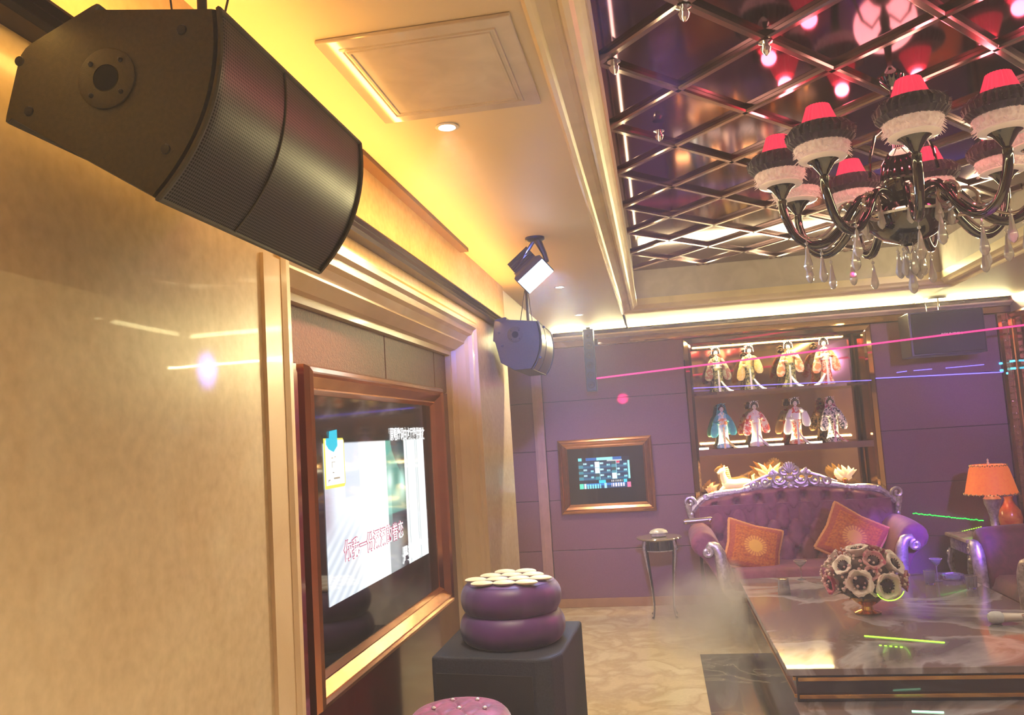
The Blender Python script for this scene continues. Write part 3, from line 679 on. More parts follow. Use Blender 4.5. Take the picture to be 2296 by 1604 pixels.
mb = MB(); mb.lathe([(0.150, 0.138), (0.158, 0.146), (0.150, 0.154)], 40, cap=False); mb.lathe([(0.046, 0.186), (0.058, 0.192), (0.046, 0.20)], 32, cap=False); mb.lathe([(0.0, -0.01), (0.008, 0.0), (0.02, 0.022), (0, 0.024)], 16)
mb.build('collar', M_chrome, t)
random.seed(3)
def arm_set(ang, parent):
    c, s = cos(radians(ang)), sin(radians(ang))
    Rm = Matrix.Rotation(radians(ang), 4, 'Z')
    prof = [(0.06, 0.20), (0.10, 0.235), (0.16, 0.235), (0.20, 0.19), (0.24, 0.13), (0.30, 0.075), (0.36, 0.065), (0.415, 0.10), (0.445, 0.16), (0.46, 0.22), (0.46, 0.26)]
    def smooth_pts(p, n=5):
        out = []
        for i in range(len(p)-1):
            p0 = p[max(i-1, 0)]; p1 = p[i]; p2 = p[i+1]; p3 = p[min(i+2, len(p)-1)]
            for k in range(n):
                f = k/n
                out.append(tuple(0.5*((2*p1[j]) + (-p0[j]+p2[j])*f + (2*p0[j]-5*p1[j]+4*p2[j]-p3[j])*f*f + (-p0[j]+3*p1[j]-3*p2[j]+p3[j])*f**3) for j in (0, 1)))
        return out + [p[-1]]
    sp = smooth_pts(prof)
    mb = MB(); mb.tube([(c*r, s*r, z) for r, z in sp], [0.011 + 0.006*min(1, i/20) for i in range(len(sp))], 10); a = mb.build('arm', M_blackgloss, parent)
    # clear glass scroll riding on the arm
    mb = MB(); q = spiral(0.20, 0.175, 0.062, 0.018, 250, 1.5, 30)
    mb.tube([(c*r, s*r, z) for r, z in q], [0.007]*20+[0.007-0.0004*i for i in range(11)], 8)
    mb.tube([(c*r, s*r, z) for r, z in smooth_pts([(0.25, 0.16), (0.32, 0.10), (0.38, 0.095), (0.43, 0.14)])], 0.006, 8)
    mb.build('glass_scroll', M_scroll, a)
    mb = MB(); mb.lathe([(0.0, 0.235), (0.016, 0.235), (0.018, 0.255), (0.012, 0.262), (0.020, 0.275), (0.040, 0.305), (0.058, 0.318), (0.058, 0.322), (0.0, 0.318)], 24, Matrix.Translation((c*0.46, s*0.46, 0))); mb.build('candle_cup', M_blackgloss, a)
    Tm = Matrix.Translation((c*0.46, s*0.46, 0)) @ Rm
    mb = MB(); mb.lathe([(0.056, 0.315), (0.080, 0.318), (0.086, 0.324), (0.080, 0.330), (0.056, 0.326)], 32, Tm, cap=False); mb.build('drip_ring', M_cup, a)
    fr = lambda tt, j: 1 + 0.03*sin(tt*31+j*2) + 0.025*sin(tt*53+j)
    mb = MB(); mb.lathe([(0.060, 0.328), (0.080, 0.333), (0.092, 0.348), (0.096, 0.368), (0.088, 0.388), (0.060, 0.395)], 84, Tm, rfun=fr)
    for k in range(90):
        th = random.random()*2*pi; z = 0.335+0.05*random.random(); r = 0.088
        p = Tm @ Vector((r*cos(th), r*sin(th), z)); q2 = Tm @ Vector(((r+0.016)*cos(th+0.1), (r+0.016)*sin(th+0.1), z-0.014)); mb.tube([p, q2], [0.003, 0.0006], 4)
    mb.build('white_feather_band', M_wfeather, a)
    mb = MB(); mb.lathe([(0.055, 0.374), (0.100, 0.374), (0.120, 0.392), (0.122, 0.418), (0.104, 0.444), (0.062, 0.450)], 84, Tm, rfun=fr)
    for k in range(110):
        th = random.random()*2*pi; z = 0.390+0.042*random.random(); r = 0.106
        p = Tm @ Vector((r*cos(th), r*sin(th), z)); q2 = Tm @ Vector(((r+0.022)*cos(th+0.1), (r+0.022)*sin(th+0.1), z-0.008+0.02*random.random())); mb.tube([p, q2], [0.0035, 0.0006], 4)
    mb.build('black_feather_band', M_bfeather, a)
    mb = MB(); mb.lathe([(0.068, 0.43), (0.062, 0.46), (0.050, 0.495), (0.040, 0.525), (0.038, 0.525), (0.048, 0.495), (0.060, 0.46), (0.064, 0.43)], 72, Tm, cap=False, rfun=lambda tt, j: 1+0.06*sin(tt*24)); mb.build('lamp_shade', M_redshade, a)
    mb = MB(); mb.lathe([(0.0, 0.40), (0.012, 0.42), (0.015, 0.45), (0.008, 0.48), (0, 0.49)], 12, Tm); mb.build('bulb', emit_mat('bulb_glow', (1, 0.75, 0.55), 25), a)
    return a
M_scroll = mat('smoked_glass_scroll', (0.55, 0.48, 0.45), 0.05, 0.6, coat=0.5)
ANG = [20+40*k for k in range(9)]
for a in ANG: arm_set(a, t)
def crystal(parent, x, y, z, s=1.0, tw=0.0):
    mb = MB(); Tm = Matrix.Translation((x, y, z)) @ Matrix.Rotation(tw, 4, 'Z')
    mb.tube([(x, y, z), (x, y, z-0.02*s)], 0.0012, 5)
    mb.sphere((x, y, z-0.024*s), 0.007*s, 8, 6)
    vs = [(0.0015, -0.032), (0.006, -0.045), (0.0095, -0.075), (0.016, -0.105), (0.017, -0.120), (0.010, -0.135), (0.0, -0.142)]
    o = MB(); o.lathe([(r*s, zz*s) for r, zz in vs], 8, Tm); 
    mb.add(o.v, o.f, False)
    return mb.build('crystal_drop', M_crystal, parent)
for a in ANG:
    for r, z, d in ((0.33, 0.052, 0), (0.40, 0.085, 9), (0.155, 0.215, 0)):
        crystal(t, r*cos(radians(a+d)), r*sin(radians(a+d)), z, 1.0 if r > 0.2 else 0.95, radians(a))
for k in range(8):
    crystal(t, 0.045*cos(k*pi/4), 0.045*sin(k*pi/4), 0.030, 0.9, k)
crystal(t, 0, 0, -0.01, 1.1)
# upper hooks of black glass
for a in (75, 200, 320):
    mb = MB(); q = [(0.02, 0.45), (0.06, 0.50), (0.10, 0.47), (0.13, 0.38), (0.14, 0.30)]
    mb.tube([(cos(radians(a))*r, sin(radians(a))*r, z) for r, z in q], 0.006, 8); mb.build('upper_branch', M_blackgloss, t)
for a in ANG:
    lamp('POINT', 'shade_glow', (CC.x+0.46*cos(radians(a)), CC.y+0.46*sin(radians(a)), Z0+0.56), 1.2, (1.0, 0.16, 0.18), size=0.03)
lamp('POINT', 'chandelier_glow', (CC.x, CC.y, Z0+0.48), 4, (1.0, 0.42, 0.30), size=0.12)

# ================================================================== DISPLAY NICHE
def shelf_poly(z0, z1, mtl, name, label, front):
    mb = MB(); mb.prism(front, z0, z1, XY); o = mb.build(name, mtl); return tag(o, label, 'shelf')
o = shelf_poly(1.975, 2.000, mat('mirror_glass_shelf', (0.55, 0.42, 0.36), 0.05, 0.85), 'display_shelf', 'upper mirrored display shelf with a jutting front edge, four kimono dolls on it',
           [(NX0+0.01, 0.30), (NX0+0.01, 0.02), (NX0+0.25, -0.13), (NX1-0.25, -0.13), (NX1-0.01, 0.02), (NX1-0.01, 0.30)])
o = shelf_poly(1.395, 1.455, mat('brown_gloss_shelf', (0.22, 0.11, 0.07), 0.08, coat=0.6), 'display_shelf', 'lower thick brown display shelf with four kimono dolls and lit bars on it',
           [(NX0+0.01, 0.30), (NX0+0.01, -0.02), (NX1-0.01, -0.02), (NX1-0.01, 0.30)])
def two(name, c1, c2, sc_=60, rough=0.55, contrast=(0.45, 0.55)): return mat(name, c1, rough, col2=c2, nscale=sc_, contrast=contrast, detail=2)
M_skin = mat('porcelain_face', (0.90, 0.78, 0.66), 0.3); M_hair = mat('black_doll_hair', (0.01, 0.008, 0.008), 0.3)
def doll(label, x, z, ki, sl, ob, trim, lean=0.0, tw=0, sway=0.03, raise_=0, s=1.0, rz=0.0, y=0.06, red=None, veil=None):
    t = thing('kimono_doll', label, 'doll', (x, y, z), rz, 'kimono dolls in the lit wall niche'); t.scale = (s*1.12,)*3
    def cx(h): return lean*(h/0.4) + sway*sin(h/0.4*pi*1.1)
    mb = MB(); rings = []
    for h, rx, ry in ((0, .062, .055), (.012, .066, .056), (.05, .048, .042), (.11, .040, .036), (.17, .043, .036), (.20, .040, .032), (.235, .033, .026), (.27, .040, .026), (.295, .042, .024), (.310, .022, .016), (.318, .012, .012)):
        rings.append([Vector((cx(h) + rx*cos(2*pi*k/28)*(1+0.05*sin(7*2*pi*k/28)*(h < .1)), ry*sin(2*pi*k/28), h+0.004)) for k in range(28)])
    mb.loft(rings); mb.build('kimono', ki, t)
    # trailing hem
    mb = MB(); rings = []
    for k in range(9):
        f = k/8; a0 = Vector((cx(0)+0.02*tw, -0.03, 0.085*(1-f)**1.6+0.006)); ctr = a0 + Vector((tw*0.075*f, -0.012*f, 0))
        wdt = 0.012+0.024*f; rings.append([ctr + Vector((wdt*cos(2*pi*i/12)*0.6, wdt*0.7*sin(2*pi*i/12)-0.012, 0.008*sin(2*pi*i/12))) for i in range(12)])
    if tw: mb.loft(rings)
    mb.prism([(cx(.1)-.008, .0), (cx(.1)+.010, .0), (cx(.18)+.008, .19), (cx(.18)-.004, .19)], -.047, -.058, XZ)
    mb.build('hem', trim, t)
    mb = MB(); rings = []
    for h in (.205, .215, .235, .25, .262):
        e = .041 if h < .24 else .040; rings.append([Vector((cx(h) + e*cos(2*pi*k/24), (e-.010)*sin(2*pi*k/24), h+.004)) for k in range(24)])
    mb.loft(rings); mb.box((cx(.23)-.022, .022, .20), (cx(.23)+.022, .046, .262)); mb.build('obi_sash', ob, t, bevel=0.003)
    for sgn in (-1, 1):
        up = raise_ if sgn == 1 else -raise_*0.4
        sh = Vector((cx(.29)+sgn*.036, 0, .292)); el = Vector((cx(.24)+sgn*.072, -.012, .232+up*.03)); ha = Vector((cx(.24)+sgn*.034, -.052, .236+up*.07))
        mb = MB(); mb.tube([sh, sh*.4+el*.6+Vector((0, 0, .004)), el, el*.4+ha*.6, ha], [.017, .019, .018, .016, .013], 12)
        lo = el*.55+ha*.45; ln = .125
        rings = []
        for k in range(8):
            f = k/7; c_ = lo + Vector((sgn*(.012+.016*f), -.004, -ln*f)); wx = (.020+.016*sin(f*pi*.75)); wy = .012*(1-.4*f)
            if k == 7: wx *= .7
            rings.append([c_ + Vector((wx*cos(2*pi*i/14), wy*sin(2*pi*i/14), 0.006*sin(2*pi*i/14))) for i in range(14)])
        mb.loft(rings); sv = mb.build('sleeve', sl, t)
        mb = MB(); mb.sphere(ha+Vector((-sgn*.006, -.004, 0)), .008, 10, 6, (1.3, .8, .8)); 
        for fi in range(4): mb.tube([ha+Vector((-sgn*.012, -.006, .006-.004*fi)), ha+Vector((-sgn*.024, -.010, .004-.004*fi))], [.0025, .0016], 5)
        mb.tube([ha+Vector((-sgn*.006, -.008, .006)), ha+Vector((-sgn*.012, -.012, .013))], [.0026, .0018], 5)
        mb.build('hand', M_skin, sv)
    mb = MB(); hx = cx(.35)
    mb.tube([(cx(.31), 0, .305), (hx, -.002, .33)], [.010, .009], 10)
    mb.sphere((hx, -.004, .350), .0215, 18, 12, (.86, .92, 1.12)); mb.sphere((hx, -.0245, .347), .0032, 8, 6, (.8, .9, 1.3)); hd = mb.build('head', M_skin, t)
    mb = MB()
    for sgn in (-1, 1): mb.sphere((hx+sgn*.0075, -.0222, .352), .0026, 8, 5, (1.5, .5, .6)); mb.tube([(hx+sgn*.003, -.0225, .358), (hx+sgn*.012, -.0215, .359)], .0007, 4)
    mb.build('eyes', M_hair, hd)
    mb = MB(); mb.sphere((hx, -.0232, .338), .003, 8, 5, (1.2, .5, .6)); mb.build('mouth', mat('doll_lips', (0.6, 0.02, 0.02), .4), hd)
    mb = MB(); mb.sphere((hx, .004, .360), .0245, 18, 12, (1.02, .92, 1.0)); mb.sphere((hx, .006, .392), .015, 14, 8, (1.25, .9, .9))
    for sgn in (-1, 1): mb.sphere((hx+sgn*.023, .006, .354), .013, 12, 8, (.8, 1.1, 1.2))
    mb.sphere((hx, .024, .348), .014, 12, 8); hr = mb.build('hair', M_hair, t)
    mb = MB()
    for k in range(5):
        a = pi*(.1+.2*k); mb.sphere((hx+.030*cos(a), -.004, .376+.020*sin(a)), .0062, 8, 5)
    mb.tube([(hx-.04, .004, .392), (hx+.04, .004, .398)], .0018, 5)
    for sgn in (-1, 1): mb.tube([(hx+sgn*.034, 0, .378), (hx+sgn*.037, -.002, .340)], [.0022, .0035], 5)
    mb.build('hair_ornament', trim if veil is None else veil, hr)
    mb = MB()
    for sgn in (-1, 1): mb.prism([(cx(.3), .275), (cx(.3)+sgn*.006, .275), (cx(.31)+sgn*.016, .318), (cx(.31)+sgn*.010, .318)], -.026, -.020, XZ)
    mb.build('collar', trim, t)
    if veil is not None:
        mb = MB(); rings = []
        for h, r in ((.385, .012), (.375, .030), (.34, .040), (.28, .052), (.24, .050)):
            rings.append([Vector((cx(h)+r*cos(pi*k/16)*1.05, .004+r*.8*sin(pi*k/16), h)) for k in range(17)])
        mb.loft(rings, closed=False, cap=False); v = mb.build('veil', veil, t); v.modifiers.new('th', 'SOLIDIFY').thickness = .002
    return t
W = mat('white_silk', (0.92, 0.88, 0.80), 0.4); G = mat('gold_brocade', (0.80, 0.55, 0.10), 0.35, 0.3, col2=(0.9, 0.75, 0.3), nscale=70)
RD = two('red_white_silk', (0.75, 0.10, 0.05), (0.92, 0.72, 0.50), 40); OR = two('orange_silk', (0.85, 0.28, 0.08), (0.92, 0.72, 0.45), 30)
GR = two('dark_green_silk', (0.05, 0.07, 0.03), (0.45, 0.42, 0.16), 45); BR = two('brown_red_silk', (0.22, 0.06, 0.04), (0.30, 0.30, 0.18), 35)
TE = two('teal_silk', (0.02, 0.24, 0.26), (0.06, 0.34, 0.36), 20); TL = two('pale_teal_silk', (0.30, 0.62, 0.60), (0.75, 0.85, 0.80), 25)
FL = two('floral_silk', (0.03, 0.04, 0.02), (0.80, 0.72, 0.60), 60, contrast=(.42, .52)); PK = two('rose_silk', (0.50, 0.10, 0.16), (0.80, 0.60, 0.58), 40)
CR = two('cream_orange_silk', (0.95, 0.82, 0.62), (0.85, 0.35, 0.14), 16, contrast=(.55, .7))
UZ, LZ = 2.0005, 1.4555
doll('kimono doll in dark green with a brown cape, far left of the upper shelf', 1.575, UZ, GR, BR, W, W, -.01, 1, .0, 0, .99)
doll('black and gold kimono doll with one hand up, second from left, upper shelf', 1.885, UZ, GR, G, G, W, .0, 1, -.015, .8, .98)
doll('kimono doll with big orange sleeves, third from left, upper shelf', 2.24, UZ, GR, OR, G, W, .01, 1, .01, .4, 1.0, -.25)
doll('orange-red kimono doll with a white front panel, far right of the upper shelf', 2.58, UZ, RD, OR, W, W, .0, -1, .0, .1, 1.02)
doll('teal hooded kimono doll with an orange sash, far left of the lower shelf', 1.575, LZ, TL, TE, OR, G, .0, 1, .0, .2, .97, veil=TE)
doll('white and red kimono doll with broad sleeves, second from left, lower shelf', 1.885, LZ, CR, RD, W, W, .0, 1, .0, .2, .98)
doll('red kimono doll with long white sleeves, third from left, lower shelf', 2.255, LZ, RD, W, W, W, .01, 1, .0, .9, 1.0)
doll('floral kimono doll under a rose veil, far right of the lower shelf', 2.585, LZ, FL, FL, FL, PK, .0, 1, .01, .1, .97, veil=PK)
# glowing bars on the front of the lower shelf
gl = emit_mat('warm_bar_glow', (1.0, 0.86, 0.55), 5)
for i, (a, b) in enumerate(((1.33, 1.42), (1.66, 1.79), (1.98, 2.12), (2.33, 2.47))):
    t = thing('shelf_light_bar', 'glowing light bar on the lower niche shelf, ' + ('left end beside the teal doll', 'between the teal and the white-red doll', 'between the white-red and the red doll', 'between the red and the floral doll')[i], 'light bar', ((a+b)/2, 0.0, 1.4555), group='light bars on the lower niche shelf')
    h = (b-a)/2; mb = MB(); mb.box((-h, -.012, 0), (h, .012, .018)); mb.build('diffuser', gl, t, bevel=.002)
    mb = MB(); mb.box((-h-.004, .012, 0), (h+.004, .018, .02)); mb.build('holder', M_black, t)
# gilded ornaments on the niche floor
M_amber = mat('amber_glaze_lit_glow', (0.95, 0.62, 0.22), 0.25, subsurf=1, emis=(1.0, 0.45, 0.06), es=0.25)  # weak emission stands in for niche light falling on the glaze
M_ivory = mat('ivory_porcelain_lit_glow', (0.98, 0.84, 0.50), 0.25, emis=(1.0, 0.62, 0.2), es=0.35)  # emission paints in the warm niche light on the porcelain
def leafy(name, label, x, z, n, h, m1, spread, seed=1, cat='ornament', base=None):
    random.seed(seed); t = thing(name, label, cat, (x, 0.10, NZ0)); hh = z-NZ0
    mb = MB(); mb.lathe([(.05, 0), (.052, .01), (.02, .03), (.014, max(.04, hh-.06)), (.03, hh-.02), (0, hh)], 16); mb.build('stand', M_gold, t)
    for k in range(n):
        a = pi*(k+.5)/n if n > 1 else pi/2; L = h*(.65+.35*sin(a))*(.85+.3*random.random()); d = Vector((cos(a)*spread, -.05+.1*random.random(), 1)).normalized()
        pts = [Vector((0, 0, hh-.03)) + d*L*f + Vector((0, 0, 0)) + Vector((.02*sin(f*6+k), 0, 0))*f for f in (0, .25, .5, .75, 1)]
        mb = MB(); mb.tube(pts, [.008, .022, .028, .018, .002], 8, flat=.35, up=(0, 1, 0)); mb.build('petal', m1, t)
    return t
leafy('gilded_flower_ornament', 'ivory and gold flower ornament with added glow behind the right half of the sofa crest', 2.66, 1.12, 11, .14, M_ivory, 1.4, 2)
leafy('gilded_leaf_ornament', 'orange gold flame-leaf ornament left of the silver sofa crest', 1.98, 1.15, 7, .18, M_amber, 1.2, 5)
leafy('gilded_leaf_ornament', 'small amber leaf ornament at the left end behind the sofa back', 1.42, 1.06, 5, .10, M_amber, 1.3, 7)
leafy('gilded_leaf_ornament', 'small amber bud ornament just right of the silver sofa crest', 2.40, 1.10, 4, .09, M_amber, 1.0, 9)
t = thing('porcelain_horse', 'ivory porcelain horse with added glow, lying behind the left half of the sofa back', 'figurine', (1.66, 0.16, NZ0))
mb = MB(); mb.box((-.16, -.05, 0), (.16, .05, .14)); mb.build('plinth', M_gold, t, bevel=.006)
mb = MB()
mb.tube([(-.13, 0, .19), (-.08, 0, .205), (0, 0, .20), (.07, 0, .205), (.12, 0, .20), (.14, 0, .17)], [.03, .052, .046, .050, .046, .02], 14)
mb.tube([(-.09, 0, .21), (-.115, -.01, .27), (-.12, -.015, .315), (-.11, -.02, .345)], [.042, .034, .028, .024], 12)
mb.tube([(-.105, -.02, .348), (-.13, -.035, .338), (-.155, -.045, .322), (-.168, -.05, .312)], [.022, .024, .018, .012], 12)
for a, b in ((-.12, -.06), (-.09, .03)): mb.tube([(a, b*.6, .175), (a-.04, b, .15), (a-.015, b-.02, .147), (a+.04, b-.02, .148)], [.020, .014, .010, .009], 8)
for b in (-.05, .04): mb.tube([(.10, b*.7, .18), (.06, b, .155), (.11, b-.01, .150), (.16, b-.015, .149)], [.028, .016, .011, .009], 8)
for s in (-1, 1): mb.tube([(-.102, s*.012-.018, .365), (-.098, s*.014-.018, .388)], [.008, .002], 6)
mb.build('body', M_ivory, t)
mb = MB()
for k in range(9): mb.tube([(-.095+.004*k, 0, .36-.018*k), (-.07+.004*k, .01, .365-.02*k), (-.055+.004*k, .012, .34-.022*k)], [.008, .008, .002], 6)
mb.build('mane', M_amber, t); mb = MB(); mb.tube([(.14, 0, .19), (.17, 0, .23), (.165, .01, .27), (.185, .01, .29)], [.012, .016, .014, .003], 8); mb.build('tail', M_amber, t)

# ================================================================== SOFA
def tuft(u, v, nu, nv):
    """depth of diamond tufting at grid coords u (0..nu), v (0..nv) - buttons at integer nodes of alternating rows"""
    best = 9
    for j in (math.floor(v), math.floor(v)+1):
        off = 0.5*(j % 2)
        i = round(u-off)+off
        d = (u-i)**2 + (0.85*(v-j))**2; best = min(best, d)
    # seams along the diagonals
    a = (u + v*0.5) % 1.0; b = (u - v*0.5) % 1.0
    da = min(a, 1-a); db = min(b, 1-b)
    return -0.75*exp(-best/0.035) - 0.28*exp(-(da/0.07)**2) - 0.28*exp(-(db/0.07)**2)
M_button = mat('crystal_button', (0.85, 0.80, 0.90), 0.08, 0.7)
SX, SY = 2.12, -0.12
def make_sofa(name, label, cat, loc, W, rz, vel, zs=1.0, arch=True):
    t = thing(name, label, cat, loc, rz); hw = W/2
    def top(u):  # back height along -1..1
        b = 0.93 + 0.13*cos(u*pi/2)**0.8 if arch else 0.90+0.10*cos(u*pi/2)
        if abs(u) > 0.86: b -= 0.75*(abs(u)-0.86)**1.2
        return b*zs
    nu, nv = max(3, round(W/0.205)), 4
    bot = 0.42
    def fb(u, v):
        x = (u*2-1); z = bot + (top(x)-bot)*v
        ed = min(1, min(u, 1-u)/0.04)*min(1, (1-v)/0.06); ed = sqrt(max(0, ed))
        return (x*(hw*(0.90+0.06*v)), -0.16 - 0.09*ed + 0.12*v - 0.085*tuft(u*nu, v*nv+.5, nu, nv)*ed, z)
    mb = MB(); mb.grid(fb, 40*3 if W > 1 else 72, 72)
    n = len(mb.v); mb.box((-hw*0.90, -0.155, 0.30), (hw*0.90, -0.05, 0.92*zs)); bk = mb.build('backrest', vel, t, sharp=60)
    mb = MB()
    def fbk(u, v): x = u*2-1; z = bot+(top(x)-bot)*v; return (x*(hw*(0.90+0.06*v)), -0.16+0.12*v, z)
    mb.grid(fbk, 40, 8); mb.build('back_panel', vel, t)
    for j in range(1, nv+1):
        vv = (j-.5)/nv; off = 0.5*(j % 2)
        for i in range(nu+1):
            uu = (i+off)/nu
            if 0.04 < uu < 0.96 and vv < 0.97:
                p = fb(uu, vv); mb = MB(); mb.sphere((p[0], p[1]-0.008, p[2]), 0.018, 10, 6, (1, .7, 1)); mb.build('button', M_button, bk)
    # seat
    mb = MB()
    def fs(u, v):
        x = (u*2-1)*hw*0.70; e = sqrt(max(0, min(1, min(u, 1-u)/0.05)*min(1, min(v, 1-v)/0.08)))
        return (x, -0.16-0.60*v, 0.34+0.10*e)
    mb.grid(fs, 40, 20); mb.box((-hw*0.70, -0.755, 0.24), (hw*0.70, -0.12, 0.345)); mb.build('seat', vel, t)
    for sgn in (-1, 1):
        # rolled arm, flaring outwards
        prof = [(0.66, 0.25), (0.66, 0.40), (0.71, 0.52), (0.74, 0.62), (0.78, 0.72), (0.84, 0.785), (0.90, 0.79), (0.96, 0.75), (0.985, 0.68), (0.96, 0.60), (0.90, 0.56), (0.86, 0.50), (0.80, 0.36), (0.76, 0.25)]
        prof = [(sgn*(hw*0.70 + (a-0.70)*1.12), b*zs if b > .4 else b) for a, b in prof]
        mb = MB(); rings = []
        for y, k in ((-0.10, 0.9), (-0.13, 1), (-0.35, 1.0), (-0.60, 0.97), (-0.74, 0.92), (-0.765, 0.86)):
            cxm = sum(p[0] for p in prof)/len(prof); rings.append([Vector((cxm+(p[0]-cxm)*(.9+.1*k), y, 0.5+(p[1]-0.5)*k)) for p in prof])
        mb.loft(rings); a = mb.build('armrest', vel, t, sharp=70, subd=1)
        # silver carved arm front, from scroll down to the cabriole leg
        def X(a): return sgn*(hw*0.70 + (a-0.70)*1.12)
        pts = [(X(0.86), -.80, .60*zs), (X(0.83), -.80, .655*zs), (X(0.79), -.80, .64*zs), (X(0.765), -.80, .58*zs), (X(0.755), -.795, .47), (X(0.75), -.79, .36), (X(0.725), -.79, .27), (X(.66), -.79, .22), (X(.66), -.80, .15), (X(.69), -.80, .07), (X(.70), -.81, .02)]
        q = []
        for i in range(len(pts)-1):
            for k in range(3): q.append(tuple(pts[i][c]*(1-k/3)+pts[i+1][c]*k/3 for c in range(3)))
        q.append(pts[-1]); nn = len(q)
        rr = [0.022+0.030*sin(pi*min(1, i/nn*1.25))**1 if i < nn*0.8 else 0.026-0.012*(i-nn*.8)/(nn*.2) for i in range(nn)]
        mb = MB(); mb.tube(q, rr, 10, flat=1.0)
        mb.tube([(X(.86)+sgn*p[0]*1.0, -.815, .60*zs+p[1]) for p in spiral(-.004, 0, .038, .008, 90, 1.4, 20)], [.020]*14+[.016]*7, 8)
        mb.sphere((X(.70), -.81, .022), .028, 10, 6, (1.1, 1.2, .8)); mb.tube([(X(.77), -.82, .50), (X(.765), -.825, .40), (X(.73), -.82, .30)], [.006, .012, .004], 6)
        mb.build('leg', M_silver, t)
        mb = MB(); mb.tube([(X(.64), -.12, .25), (X(.65), -.10, .12), (X(.66), -.08, .0)], [.04, .03, .022], 8); mb.build('leg', M_silver, t)
        # carved post at the side of the back
        mb = MB(); mb.tube([(sgn*hw*.955, -.06, .62*zs), (sgn*hw*.965, -.06, .75*zs), (sgn*hw*.99, -.06, .86*zs), (sgn*hw*1.0, -.06, .93*zs)], [.020, .022, .030, .034], 8)
        sc1 = spiral(0, 0, .055, .012, 200 if sgn > 0 else -20, -1.3*sgn, 22)
        mb.tube([(sgn*hw*.985+a, -.075, .955*zs+b) for a, b in sc1], .014, 7)
        for k in range(4): mb.sphere((sgn*hw*.975, -.085, .64*zs+.07*k), .020, 8, 6, (1, .7, 1.3))
        mb.build('back_post', M_silver, t)
    # carved top rail and crest
    mb = MB(); rail = [( (i/40*2-1)*hw*0.965, -0.045, top(i/40*2-1)+0.012 + 0.012*sin(abs(i/40*2-1)*9)) for i in range(41)]
    mb.tube(rail, [0.026+0.014*abs(cos(i*.45)) for i in range(41)], 8)
    for i in range(3, 38, 2):
        p = rail[i]; sgn = 1 if i > 20 else -1
        s1 = spiral(0, 0, .030, .006, 180 if sgn > 0 else 0, 1.2*sgn, 14); mb.tube([(p[0]+a, -.065, p[2]+.006+b) for a, b in s1], .012, 6)
    mb.build('top_rail', M_silver, t)
    if arch:
        zc = top(0)+0.02; mb = MB()
        for sgn in (-1, 1):
            for (x, z, r, a0, tn) in ((.10, .055, .055, 200, 1.4), (.22, .03, .045, 160, 1.3), (.05, .125, .035, 230, 1.3), (.33, .015, .035, 150, 1.2), (.16, .10, .028, 90, 1.2)):
                mb.tube([(sgn*(x+a), -.075, zc+z+b) for a, b in spiral(0, 0, r*1.15, r*.2, a0, tn, 20)], .017, 7)
            mb.tube([(sgn*.02, -.07, zc+.03), (sgn*.12, -.07, zc+.11), (sgn*.27, -.07, zc+.06), (sgn*.42, -.07, zc+.0)], [.012, .018, .014, .006], 7)
            mb.tube([(sgn*.02, -.075, zc-.02), (sgn*.08, -.075, zc-.045), (sgn*.16, -.075, zc-.02)], [.01, .014, .006], 7)
        for k in range(7):
            a = radians(30+20*k); mb.tube([(0, -.08, zc+.10), (.055*cos(a), -.085, zc+.12+.055*sin(a)), (.075*cos(a), -.08, zc+.12+.085*sin(a))], [.010, .016, .008], 7)
        mb.sphere((0, -.09, zc+.055), .04, 12, 8, (1.2, .5, .9)); mb.sphere((0, -.09, zc-.02), .03, 10, 8, (1.1, .5, 1)); mb.build('crest', M_silver, t)
    # front apron
    mb = MB(); n = 24
    mb.prism([(-hw*.70+hw*1.4*i/n, .27) for i in range(n+1)] + [(hw*.70-hw*1.4*i/n, .21+.03*cos(i/n*2*pi*3)) for i in range(n+1)], -.80, -.755, XZ)
    mb.build('apron', M_silver, t, bevel=.006)
    return t
make_sofa('tufted_sofa', 'plum velvet button-tufted sofa with carved silver frame, under the doll niche', 'sofa', (SX, SY+0.02, 0), 1.88, 0, M_velvet, 1.02)
make_sofa('tufted_armchair', 'dark wine velvet armchair with silver arm front, cut off by the right edge', 'armchair', (4.08, -1.75, 0), 0.98, radians(-90), M_darkvelvet, 1.0, arch=False)

# slim rolled case on the left arm
t = thing('rolled_case', 'slim pale metallic roll lying across the left arm of the sofa', 'case', (1.235, -0.62, 0.845))
mb = MB(); mb.tube([(-.125, 0, 0), (-.12, 0, 0), (.12, 0, .012), (.125, 0, .012)], [.018, .023, .023, .018], 16); mb.build('tube', mat('pewter', (0.45, 0.38, 0.33), 0.25, 0.8), t)
mb = MB(); 
for x in (-.11, .10): mb.tube([(x, 0, .0), (x+.012, 0, .001)], .0245, 16)
mb.build('band', M_brass_tray, t)

